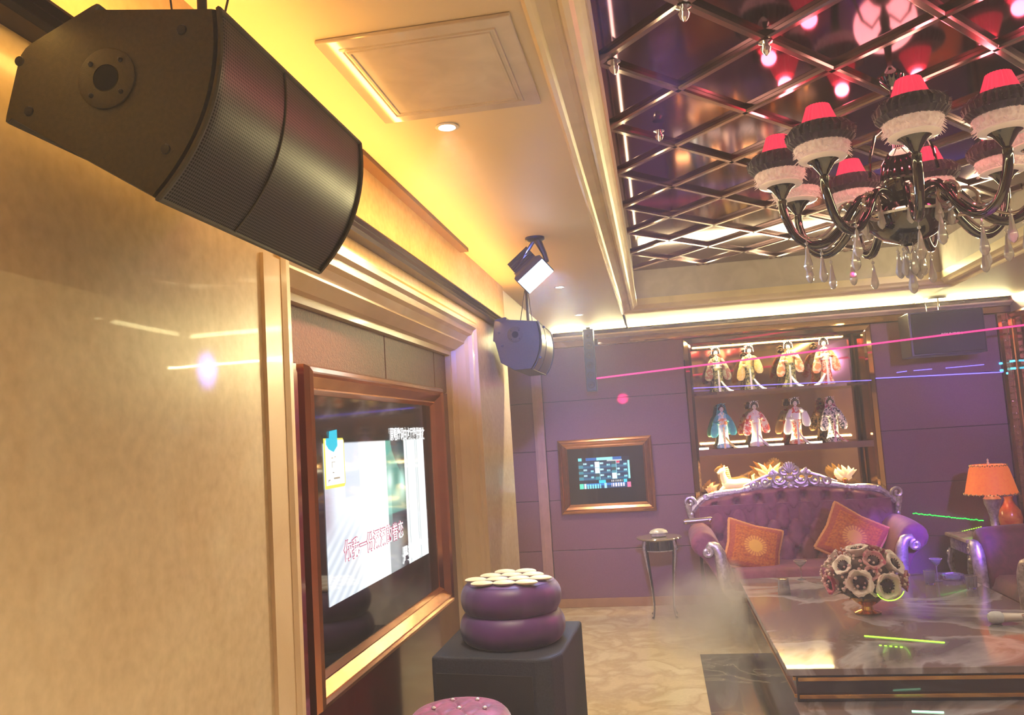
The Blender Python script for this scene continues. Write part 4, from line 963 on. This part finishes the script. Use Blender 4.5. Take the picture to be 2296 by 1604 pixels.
# throw cushions
def emb(u, v):
    x, y = u*2-1, v*2-1; r = sqrt(x*x+y*y); a = atan2(y, x); random.seed(int(u*40)*97+int(v*40))
    c = mixc((0.36, 0.04, 0.004), (0.62, 0.14, 0.006), 0.5+0.5*sin(x*23+3*sin(y*11))*sin(y*21+3*sin(x*13)))
    c = mixc(c, (0.85, 0.38, 0.03), 0.4*random.random()**2)
    if max(abs(x), abs(y)) > 0.78: c = mixc(c, (0.38, 0.04, 0.05), 0.55)
    if r < 0.42: c = mixc((0.55, 0.12, 0.03), (0.90, 0.48, 0.06), 0.5+0.5*sin(a*22))
    if r < 0.26: c = (0.88, 0.50, 0.06)
    return c
def cushion(label, loc, size, tilt, roll, yaw, w=1.0):
    t = thing('throw_cushion', label, 'cushion', loc, 0, 'embroidered cushions on the plum sofa'); t.rotation_euler = (tilt, roll, yaw)
    s = size/2
    def sh(u, v, side):
        x, y = u*2-1, v*2-1; p = max(0, (1-x*x))**.5*max(0, (1-y*y))**.5
        k = 1-0.09*(1-abs(x))*(abs(y) > .0)*abs(y)**2; k2 = 1-0.09*(1-abs(y))*abs(x)**2
        return (x*s*w*k2*1.0, side*0.075*p**.7, y*s*k)
    mb = MB(); mb.grid(lambda u, v: sh(u, v, -1), 60, 60, True, emb); mb.build('front', attr_mat('embroidered_cushion', 0.6, 0, 0, .6, 300), t)
    mb = MB(); mb.grid(lambda u, v: sh(u, v, 1), 30, 30, True, lambda u, v: (0.45, 0.14, 0.04)); mb.build('back', attr_mat('embroidered_cushion', 0.5), t)
    pts = [sh(i/24, 0, 0) for i in range(24)] + [sh(1, i/24, 0) for i in range(24)] + [sh(1-i/24, 1, 0) for i in range(24)] + [sh(0, 1-i/24, 0) for i in range(25)]
    mb = MB(); mb.tube(pts, [.014+.002*(i % 2) for i in range(len(pts))], 8); mb.build('piping', mat('gold_cord', (0.75, 0.34, 0.10), .5), t)
    return t
cushion('square orange sunburst cushion leaning at the left arm of the sofa', (1.70, -0.57, 0.585), .43, radians(-24), radians(17), radians(6), 1.12)
cushion('orange sunburst cushion propped on one corner at the right of the sofa', (2.54, -0.57, 0.635), .45, radians(-20), radians(30), radians(-6), 1.1)

# ================================================================== ROUND SIDE TABLE
t = thing('side_table', 'small round side table with slim silver cabriole legs, left of the sofa', 'side table', (0.885, -0.55, 0))
mb = MB(); mb.lathe([(0, .690), (.175, .690), (.200, .700), (.207, .708), (.200, .716), (0, .716)], 48); mb.build('tabletop', mat('pale_gold_gloss', (0.55, 0.48, 0.30), 0.08, 0.7), t)
mb = MB(); mb.lathe([(.150, .60), (.155, .605), (.155, .69), (.150, .69)], 40, rfun=None, cap=True); mb.build('apron', M_blackgloss, t)
mb = MB(); mb.lathe([(.158, .598), (.163, .603), (.158, .608)], 40, cap=False); mb.build('apron_bead', M_silver, t)
for a in (225, 315, 45, 135):
    c, s = cos(radians(a)), sin(radians(a)); mb = MB()
    pr_ = [(.165, .69), (.18, .62), (.165, .52), (.145, .38), (.125, .22), (.120, .10), (.135, .03), (.15, .012)]
    mb.tube([(c*r, s*r, z) for r, z in pr_], [.012, .016, .012, .009, .007, .007, .009, .014], 8); L = mb.build('leg', M_blackgloss, t)
    mb = MB(); mb.tube([(c*(r+.008), s*(r+.008), z) for r, z in ((.172, .69), (.187, .64), (.178, .57), (.158, .44), (.150, .40))], [.020, .024, .016, .010, .002], 8, flat=.6)
    mb.tube([(c*(r+.009), s*(r+.009), z) for r, z in pr_], .0028, 5); mb.build('silver_leaf', M_silver, L)
t = thing('shell_dish', 'pale stone shell-shaped dish on the round side table', 'dish', (0.885, -0.56, .7165))
mb = MB(); mb.lathe([(.045, 0), (.060, .006), (.066, .02), (.058, .03)], 28, sx=1.1, sy=.8, rfun=lambda a, j: 1+.05*sin(a*9)); mb.build('base', M_jade, t)
mb = MB(); mb.lathe([(.072, .030), (.074, .036), (.062, .055), (.035, .070), (0, .074)], 32, sx=1.1, sy=.8, rfun=lambda a, j: 1+.07*sin(a*11)); mb.build('lid', M_jade, t)

# ================================================================== COFFEE TABLE
TX0, TX1, TY0, TY1, TZ = 1.525, 3.24, -3.60, -0.90, 0.38
t = thing('coffee_table', 'long low coffee table with glossy grey swirled marble top and gold lined dark sides', 'coffee table', (TX0, TY0, 0))
w_, d_ = TX1-TX0, TY1-TY0
mb = MB(); mb.box((0, 0, TZ-.035), (w_, d_, TZ)); mb.build('tabletop', M_table, t, bevel=.004)
mb = MB(); mb.box((.05, .06, 0), (w_-.05, d_-.05, TZ-.035)); mb.build('base', mat('dark_brown_lacquer', (0.035, 0.016, 0.010), 0.10, coat=.6), t)
mb = MB()
for z in (.305, .215):
    mb.box((.06, .040, z), (w_-.06, .062, z+.020)); mb.box((.036, .06, z), (.052, d_-.06, z+.020))
mb.build('gold_strip', M_gold, t, bevel=.002)
mb = MB(); mb.box((.03, -.86, .165), (w_-.03, .06, .195)); mb.build('lower_shelf', M_table, t, bevel=.004)
mb = MB(); mb.box((.06, -.82, 0), (w_-.06, .06, .165)); mb.build('plinth', mat('dark_brown_lacquer', (0.035, 0.016, 0.010), 0.10), t)
mb = MB(); mb.box((.045, -.835, .08), (w_-.045, -.82, .09)); mb.box((.048, -.82, .08), (.06, .06, .09)); mb.build('gold_strip', M_gold, t)

# flower arrangement
t = thing('flower_arrangement', 'dome of pink-white blossoms with dark centres in a gold bowl on the marble table', 'flowers', (2.235, -2.31, TZ)); t.scale = (1.5,)*3
mb = MB(); mb.lathe([(0, 0), (.055, 0), (.058, .006), (.026, .016), (.022, .03), (.05, .05), (.078, .075), (.082, .085), (.074, .085), (.05, .06), (0, .055)], 32); mb.build('bowl', M_gold, t)
random.seed(11)
petal = two('blush_petal', (0.96, 0.86, 0.80), (0.86, 0.58, 0.60), 14, .6, (.4, .75)); dark = mat('dark_plum_centre', (0.06, 0.008, 0.03), .5, col2=(.02, .004, .01), nscale=40)
rose = two('plum_petal', (0.45, 0.08, 0.16), (0.62, 0.30, 0.34), 18, .6)
def bloom(d, r, pm, R=.165):
    d = Vector(d).normalized(); q = d.to_track_quat('Z', 'Y').to_matrix().to_4x4(); c = Vector((0, 0, .155)) + Vector((d.x*R, d.y*R, d.z*R*.78))
    Tm = Matrix.Translation(c) @ q
    fr = lambda a, j: 1+.08*sin(a*5+j)+.03*sin(a*17)
    mb = MB(); mb.lathe([(.012*r, -.055*r), (.50*r*.06/.06*.02, -.045*r), (.030*r/.05*.9, -.02*r), (.046*r/.05, .002*r), (.052*r/.05, .016*r), (.048*r/.05, .022*r), (.036*r/.05, .006*r), (.024*r/.05, -.006*r)], 36, Tm, cap=False, rfun=fr) if False else mb.lathe(
        [(.2*r, -1.0*r), (.55*r, -.6*r), (.85*r, -.15*r), (1.05*r, .12*r), (1.08*r, .25*r), (.92*r, .28*r), (.72*r, .12*r), (.55*r, -.12*r), (.2*r, -.3*r), (0, -.3*r)], 40, Tm, cap=False, rfun=fr)
    f = mb.build('flower', pm, t)
    mb = MB(); mb.sphere(Tm @ Vector((0, 0, -.02*r)), .56*r, 20, 12, (1, 1, .5), q.to_3x3())
    for k in range(14):
        a = 2*pi*k/14; mb.sphere(Tm @ Vector((.5*r*cos(a), .5*r*sin(a), .16*r)), .07*r, 6, 4)
    mb.build('flower_centre', dark, f)
for d, r, pm in (((-.30, -.9, .05), .052, petal), ((.32, -.88, -.08), .054, petal), ((-.62, -.55, .55), .042, petal), ((.10, -.62, .62), .044, rose), ((.66, -.5, .52), .046, petal), ((-.95, -.3, -.12), .040, rose),
                 ((.92, -.36, -.05), .042, rose), ((-.15, -.1, 1), .044, petal), ((.35, .15, .95), .046, rose), ((-.75, .3, .6), .044, petal), ((.8, .3, .5), .046, petal), ((0, .8, .5), .046, petal), ((-.6, .75, .1), .044, rose), ((.55, .8, .1), .044, petal),
                 ((-.02, -.9, .32), .030, rose), ((.05, -.98, -.2), .026, petal)):
    bloom(d, r, pm)
mb = MB()
for k in range(330):
    z = random.uniform(-.25, 1); a = random.random()*2*pi; rr = sqrt(max(0, 1-z*z)); R = .155+.03*random.random(); mb.sphere((R*rr*cos(a), R*rr*sin(a), .155+R*.78*z), random.uniform(.004, .008), 8, 5)
tag(mb.build('pearl_sprays', mat('pearl_bead', (0.85, 0.68, 0.62), .15, col2=(.6, .3, .35), nscale=25), t), kind='stuff')
mb = MB()
for k in range(60):
    a = random.random()*2*pi; p0 = Vector((.06*cos(a), .06*sin(a), .07)); p1 = Vector((.14*cos(a), .14*sin(a), .075+.05*random.random())); mb.tube([p0, (p0+p1)/2+Vector((0, 0, .02)), p1], [.004, .010, .001], 6, flat=.3)
mb.sphere((0, 0, .155), .13, 20, 12, (1, 1, .78)); tag(mb.build('foliage', mat('dark_leaf', (0.05, 0.045, 0.03), .5, col2=(.14, .08, .07), nscale=30), t), kind='stuff')
# glassware
def tumbler(label, x, y, r=.034, h=.085, inv=False, grp='small glasses on the marble table'):
    t = thing('tumbler', label, 'glass', (x, y, TZ+.0005), group=grp); t.scale = (1.15,)*3
    p = [(r*.80, 0), (r*.84, .003), (r*1.0, h), (r*.94, h), (r*.78, .012), (0, .012)]
    if inv: p = [(r*1.0, 0), (r*.82, h), (0, h), (0, h-.01), (r*.76, h-.012), (r*.95, 0)]
    mb = MB(); mb.lathe(p, 28, cap=False); mb.build('body', M_glass, t)
    mb = MB(); z = h if not inv else h; mb.lathe([((r if not inv else r*.8), z-.001), ((r if not inv else r*.8)+.0015, z+.001), ((r if not inv else r*.8)-.002, z+.0015)], 28, cap=False); mb.build('rim', mat('gilt_rim', (0.9, 0.8, 0.45), .15, .8), t)
    return t
def wineglass(label, x, y, h=.17, r=.042):
    t = thing('wine_glass', label, 'glass', (x, y, TZ+.0005))
    mb = MB(); mb.lathe([(.034, 0), (.034, .002), (.006, .008), (.004, .02), (.004, h*.62), (.010, h*.68), (r*.75, h*.86), (r, h), (r*.94, h), (r*.7, h*.87), (0, h*.72)], 32, cap=False); mb.build('body', M_glass, t)
    mb = MB(); mb.lathe([(r-.001, h-.001), (r+.001, h+.001), (r-.003, h+.001)], 32, cap=False); mb.build('rim', M_cream, t)
    return t
tumbler('upturned clear tumbler with a yellow glint on the far left corner of the table', 1.80, -1.60, .042, .10, True)
wineglass('small stemmed glass with wide shallow bowl near the far table edge, left of flowers', 2.02, -1.02, .15, .052)
wineglass('stemmed glass standing in the violet light right of the flowers', 2.99, -1.28, .17, .045)
tumbler('straight tumbler in the violet light beside the stemmed glass', 2.90, -1.40, .036, .09)
tumbler('straight tumbler in front of the ashtray at the right of the table', 3.12, -1.62, .036, .085)
t = thing('glass_ashtray', 'round cut glass ashtray glowing violet at the right of the table', 'ashtray', (3.12, -1.20, TZ+.0005))
mb = MB(); mb.lathe([(.075, 0), (.085, .01), (.088, .035), (.072, .036), (.062, .014), (0, .012)], 36, cap=True, rfun=lambda a, j: 1+.03*sin(a*12)); mb.build('dish', M_glass, t)
mb = MB(); mb.tube([(-.05, -.02, .045), (.02, .03, .04)], .004, 8); mb.build('cigarette_end', M_white, t)
# microphones
def mic(label, x, y, rz, body):
    t = thing('microphone', label, 'microphone', (x, y, TZ+.038), rz); t.scale = (1.4,)*3; RXm = Matrix.Rotation(pi/2, 4, 'Y')
    mb = MB(); mb.lathe([(0, -.035), (.016, -.032), (.025, -.018), (.027, 0), (.025, .018), (.019, .026)], 24, RXm); mb.build('head', mat('foam_white', (0.70, 0.72, 0.78), .7, bump=.5, bscale=120), t)
    mb = MB(); mb.lathe([(.019, .026), (.020, .032), (.018, .075), (.0175, .085), (0, .085)], 24, RXm); mb.build('grip', body, t)
    mb = MB(); mb.lathe([(.0172, .085), (.0165, .21), (.014, .216), (0, .216)], 24, RXm); mb.build('handle', body, t)
    return t
mic('white foam-headed microphone lying at the right edge of the marble table', 2.89, -2.70, radians(-4), mat('warm_white_plastic', (0.80, 0.72, 0.66), .3))
tumbler('gold rimmed glass at the right edge of the table beside the microphone', 3.02, -2.86, .036, .07)

# ================================================================== RIGHT HAND SIDE TABLE, LAMP, VASE
t = thing('lamp_side_table', 'low silver side table with a cream top carrying the table lamp', 'side table', (3.72, -0.40, 0))
mb = MB(); mb.box((-.30, -.27, .565), (.36, .27, .60)); mb.build('tabletop', marble('cream_top', (0.60, 0.50, 0.36), (0.45, 0.36, 0.25), .12, 3), t, bevel=.01)
mb = MB(); mb.box((-.27, -.24, .46), (.33, .24, .565)); mb.build('apron', M_silver, t, bevel=.008)
for a, b in ((-.26, -.23), (.32, -.23), (-.26, .23), (.32, .23)):
    mb = MB(); mb.tube([(a, b, .46), (a*1.08, b*1.08, .34), (a*.98, b*.98, .15), (a*1.05, b*1.05, .0)], [.03, .028, .016, .022], 8); mb.sphere((a*1.05, b*1.12, .42), .03, 10, 6); mb.build('leg', M_silver, t)
t = thing('table_lamp', 'table lamp with a glowing orange beaded shade and silver urn base', 'table lamp', (3.73, -0.47, .60))
mb = MB(); mb.lathe([(.07, 0), (.075, .015), (.05, .03), (.030, .06), (.034, .16), (.048, .22), (.066, .27), (.070, .31), (.050, .335), (.02, .34), (.012, .40), (0, .40)], 28); mb.build('base', M_silver, t)
mb = MB(); mb.lathe([(.205, .355), (.185, .44), (.155, .56), (.138, .60), (.135, .60), (.152, .56), (.182, .44), (.202, .355)], 48, cap=False); sh = mb.build('lamp_shade', mat('orange_silk_shade', (0.75, 0.16, 0.03), .6, emis=(1.0, 0.20, 0.02), es=.35, col2=(.6, .10, .03), nscale=50), t)
mb = MB()
for k in range(48):
    a = 2*pi*k/48; mb.sphere((.207*cos(a), .207*sin(a), .350+.006*(k % 2)), .008, 6, 5); 
    mb.sphere((.142*cos(a), .142*sin(a), .590+.006*(k % 2)), .007, 6, 5)
mb.build('bead_fringe', mat('gold_bead', (0.80, 0.60, 0.22), .25, .8), sh)
mb = MB(); mb.lathe([(.006, .60), (.010, .615), (.005, .63), (.009, .64), (0, .655)], 12); mb.tube([(-.136, 0, .598), (.136, 0, .598)], .002, 6); mb.build('finial', M_cream, t)
mb = MB(); mb.lathe([(0, .42), (.02, .44), (.025, .47), (0, .50)], 12); mb.build('bulb', emit_mat('lamp_bulb', (1, .7, .4), 8), t)
lamp('POINT', 'table_lamp_glow', (3.73, -.47, 1.06), 3.0, (1, .55, .22), size=.03)
t = thing('ceramic_vase', 'orange-red glazed vase beside the table lamp at the right edge', 'vase', (3.90, -0.36, .60))
mb = MB(); mb.lathe([(.05, 0), (.06, .01), (.085, .06), (.098, .12), (.085, .19), (.05, .24), (.032, .28), (.038, .31), (.030, .31), (.026, .28), (0, .25)], 32); mb.build('body', mat('orange_red_glaze', (0.62, 0.10, 0.03), .2, coat=.4, col2=(.80, .28, .06), nscale=12), t)

# ================================================================== LEFT FOREGROUND: subwoofer and poufs
t = thing('subwoofer', 'big grey-black subwoofer cabinet on the floor below the television, carrying a pouf', 'subwoofer', (0.0, 0, 0))
mb = MB()
poly = [(.03, -5.15), (.44, -5.215), (.50, -5.20), (.535, -5.13), (.56, -4.60), (.03, -4.56)]
mb.prism(poly, .0, .88, XY); mb.build('cabinet', M_sub, t, bevel=.012, segs=3)
mb = MB(); mb.prism([(.05, -5.165), (.43, -5.225), (.43, -5.222), (.05, -5.155)], .06, .82, XY); mb.build('grille', mat('black_cloth', (0.015, 0.015, 0.02), .7, nscale=300, bump=.3, bscale=300), t)
def pouf(label, loc, r, vel, pads, tiers, rz=0):
    t = thing('round_pouf', label, 'pouf', loc, rz); z = 0
    for i in range(tiers):
        h = .126; rr = r*(1.0 if i == 0 else .96)
        prof = [(0, z)] + [(rr-.045+.045*cos(a), z+h/2+h/2*sin(a)) for a in [radians(-90+15*k) for k in range(13)]] + [(0, z+h)]
        mb = MB(); mb.lathe(prof, 72, rfun=lambda a, j: 1+.008*abs(sin(a*12))); mb.build('cushion_roll', vel, t); z += h-.012
    z += .012
    mb = MB()
    def ft(u, v):
        rr_ = (r-.035)*v; a = 2*pi*u; x, y = rr_*cos(a), rr_*sin(a); d = tuft(x/.088+50, y/.088*1.0+50, 1, 1)
        return (x, y, z+.014*(1-(v)**4)+.016*d*(1-v**6)-.004*v)
    mb.grid(ft, 96, 40); mb.build('tufted_top', vel, t, sharp=70)
    for j in range(-3, 4):
        for i in range(-3, 4):
            x = (i+.5*(j % 2))*.088; y = j*.088
            if x*x+(y+.044*pads)**2 < (r-.035-.01*(not pads))**2:
                if pads and j % 1 == 0:
                    mb = MB(); mb.sphere((x, y+.044, z+.012), .043, 14, 8, (1.08, .62, .26)); mb.build('highlight_pad', M_cream, t)  # cream pads stand in for yellow light glinting off the tufts
                else:
                    mb = MB(); mb.sphere((x, y, z+.006), .009, 10, 6, (1, 1, .7)); mb.build('button', M_button, t)
    return t
pouf('purple two-tier round pouf with cream highlight pads on top of the subwoofer', (.315, -4.93, .88), .212, M_satin, True, 2)
pouf('magenta crushed velvet tufted pouf with crystal buttons at the bottom edge', (.225, -5.52, .56), .185, M_magvel, False, 2)
t = thing('pouf_stand', 'dark cylindrical stand under the magenta pouf', 'stand', (.235, -5.52, 0))
mb = MB(); mb.lathe([(.15, 0), (.16, .01), (.15, .03), (.14, .53), (.16, .55), (.16, .559)], 40); mb.build('drum', M_black, t)

# ================================================================== LASER LIGHT
def beam(name, label, pts, r, m, cat='laser beam'):  # laser light put into thin emissive tubes, in the air and on surfaces
    mb = MB()
    for a, b in pts: mb.tube([a, b], r, 8)
    return tag(mb.build(name, m), label, cat)
beam('laser_beam', 'thick pink-red laser beam crossing the room in front of the doll niche', [((0.412, -0.34, 2.20), (4.20, -0.62, 2.375))], .0085, beam_mat('red_beam', (1.0, 0.05, 0.28), 1.1, .8))
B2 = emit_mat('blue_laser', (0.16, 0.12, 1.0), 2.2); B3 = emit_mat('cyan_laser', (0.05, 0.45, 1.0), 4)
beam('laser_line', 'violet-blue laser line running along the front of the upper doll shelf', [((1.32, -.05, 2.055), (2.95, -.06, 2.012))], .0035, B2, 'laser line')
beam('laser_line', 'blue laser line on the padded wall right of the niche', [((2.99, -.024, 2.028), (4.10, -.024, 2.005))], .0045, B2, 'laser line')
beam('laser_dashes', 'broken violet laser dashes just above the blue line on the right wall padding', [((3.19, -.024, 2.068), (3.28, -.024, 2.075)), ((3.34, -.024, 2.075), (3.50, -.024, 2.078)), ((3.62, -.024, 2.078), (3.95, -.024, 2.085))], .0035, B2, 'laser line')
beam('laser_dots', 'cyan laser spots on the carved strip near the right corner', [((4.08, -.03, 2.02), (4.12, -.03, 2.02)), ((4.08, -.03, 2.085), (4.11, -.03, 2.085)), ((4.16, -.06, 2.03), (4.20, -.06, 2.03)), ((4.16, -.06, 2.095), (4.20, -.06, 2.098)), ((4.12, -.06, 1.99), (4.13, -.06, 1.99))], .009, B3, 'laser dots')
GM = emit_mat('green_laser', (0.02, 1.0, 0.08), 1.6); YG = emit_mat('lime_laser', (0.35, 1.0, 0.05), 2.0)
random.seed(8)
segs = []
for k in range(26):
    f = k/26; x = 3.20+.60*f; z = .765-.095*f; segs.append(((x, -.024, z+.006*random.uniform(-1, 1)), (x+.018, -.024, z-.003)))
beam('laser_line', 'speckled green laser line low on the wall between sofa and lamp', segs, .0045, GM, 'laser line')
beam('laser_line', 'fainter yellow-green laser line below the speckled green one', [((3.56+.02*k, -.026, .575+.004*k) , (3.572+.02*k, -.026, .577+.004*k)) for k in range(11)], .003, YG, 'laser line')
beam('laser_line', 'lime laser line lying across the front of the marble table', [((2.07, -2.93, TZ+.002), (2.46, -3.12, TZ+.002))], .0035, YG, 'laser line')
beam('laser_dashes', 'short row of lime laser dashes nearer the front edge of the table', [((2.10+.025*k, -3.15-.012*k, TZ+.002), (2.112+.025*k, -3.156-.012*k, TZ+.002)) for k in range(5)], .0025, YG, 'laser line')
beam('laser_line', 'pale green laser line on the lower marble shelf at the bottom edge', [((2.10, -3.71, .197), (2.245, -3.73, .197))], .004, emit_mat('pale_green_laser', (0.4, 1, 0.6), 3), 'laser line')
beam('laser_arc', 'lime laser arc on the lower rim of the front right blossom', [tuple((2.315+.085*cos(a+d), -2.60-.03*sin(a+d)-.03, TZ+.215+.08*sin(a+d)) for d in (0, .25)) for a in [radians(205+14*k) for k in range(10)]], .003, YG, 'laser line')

# ================================================================== STAGE SMOKE
def volume(name, label, cat, a, b, dens, col, noise=None):
    mb = MB(); mb.box(a, b); m = bpy.data.materials.new(name); m.use_nodes = True; nt = m.node_tree; nt.nodes.clear()
    out = N(nt, 'ShaderNodeOutputMaterial'); pv = N(nt, 'ShaderNodeVolumeScatter'); pv.inputs['Color'].default_value = rgb(col); pv.inputs['Density'].default_value = dens; pv.inputs['Anisotropy'].default_value = 0.3
    nt.links.new(pv.outputs[0], out.inputs['Volume'])
    if noise:
        c, rad = noise; tc = N(nt, 'ShaderNodeTexCoord'); nz = N(nt, 'ShaderNodeTexNoise'); nz.inputs['Scale'].default_value = 3.2; nz.inputs['Detail'].default_value = 3; nz.inputs['Distortion'].default_value = .5
        nt.links.new(tc.outputs['Object'], nz.inputs['Vector'])
        mp = N(nt, 'ShaderNodeMapping'); mp.inputs['Location'].default_value = tuple(-c[i]/rad[i] for i in range(3)); mp.inputs['Scale'].default_value = tuple(1/r for r in rad)
        nt.links.new(tc.outputs['Object'], mp.inputs[0]); ln = N(nt, 'ShaderNodeVectorMath', operation='LENGTH'); nt.links.new(mp.outputs[0], ln.inputs[0])
        mr = N(nt, 'ShaderNodeMapRange'); mr.inputs[1].default_value = 1.0; mr.inputs[2].default_value = .15; mr.inputs[3].default_value = 0; mr.inputs[4].default_value = dens; nt.links.new(ln.outputs['Value'], mr.inputs[0])
        m2 = N(nt, 'ShaderNodeMapRange'); m2.inputs[1].default_value = .35; m2.inputs[2].default_value = .65; nt.links.new(nz.outputs['Fac'], m2.inputs[0])
        mu = N(nt, 'ShaderNodeMath', operation='MULTIPLY'); nt.links.new(mr.outputs[0], mu.inputs[0]); nt.links.new(m2.outputs[0], mu.inputs[1]); nt.links.new(mu.outputs[0], pv.inputs['Density'])
    o = mb.build(name, m); tag(o, label, cat, kind='stuff'); return o
volume('stage_smoke', 'puff of pale stage smoke drifting on the floor at the left end of the sofa', 'smoke', (.75, -2.4, .008), (1.52, -.65, .62), 3.6, (1, .97, .9), ((1.35, -1.35, .20), (.65, 1.1, .42)))

volume('room_haze', 'thin even haze of stage smoke filling the room', 'haze', (-.88, YB+.02, .01), (XR-.02, -.06, 2.69), 0.014, (.93, .90, 1))
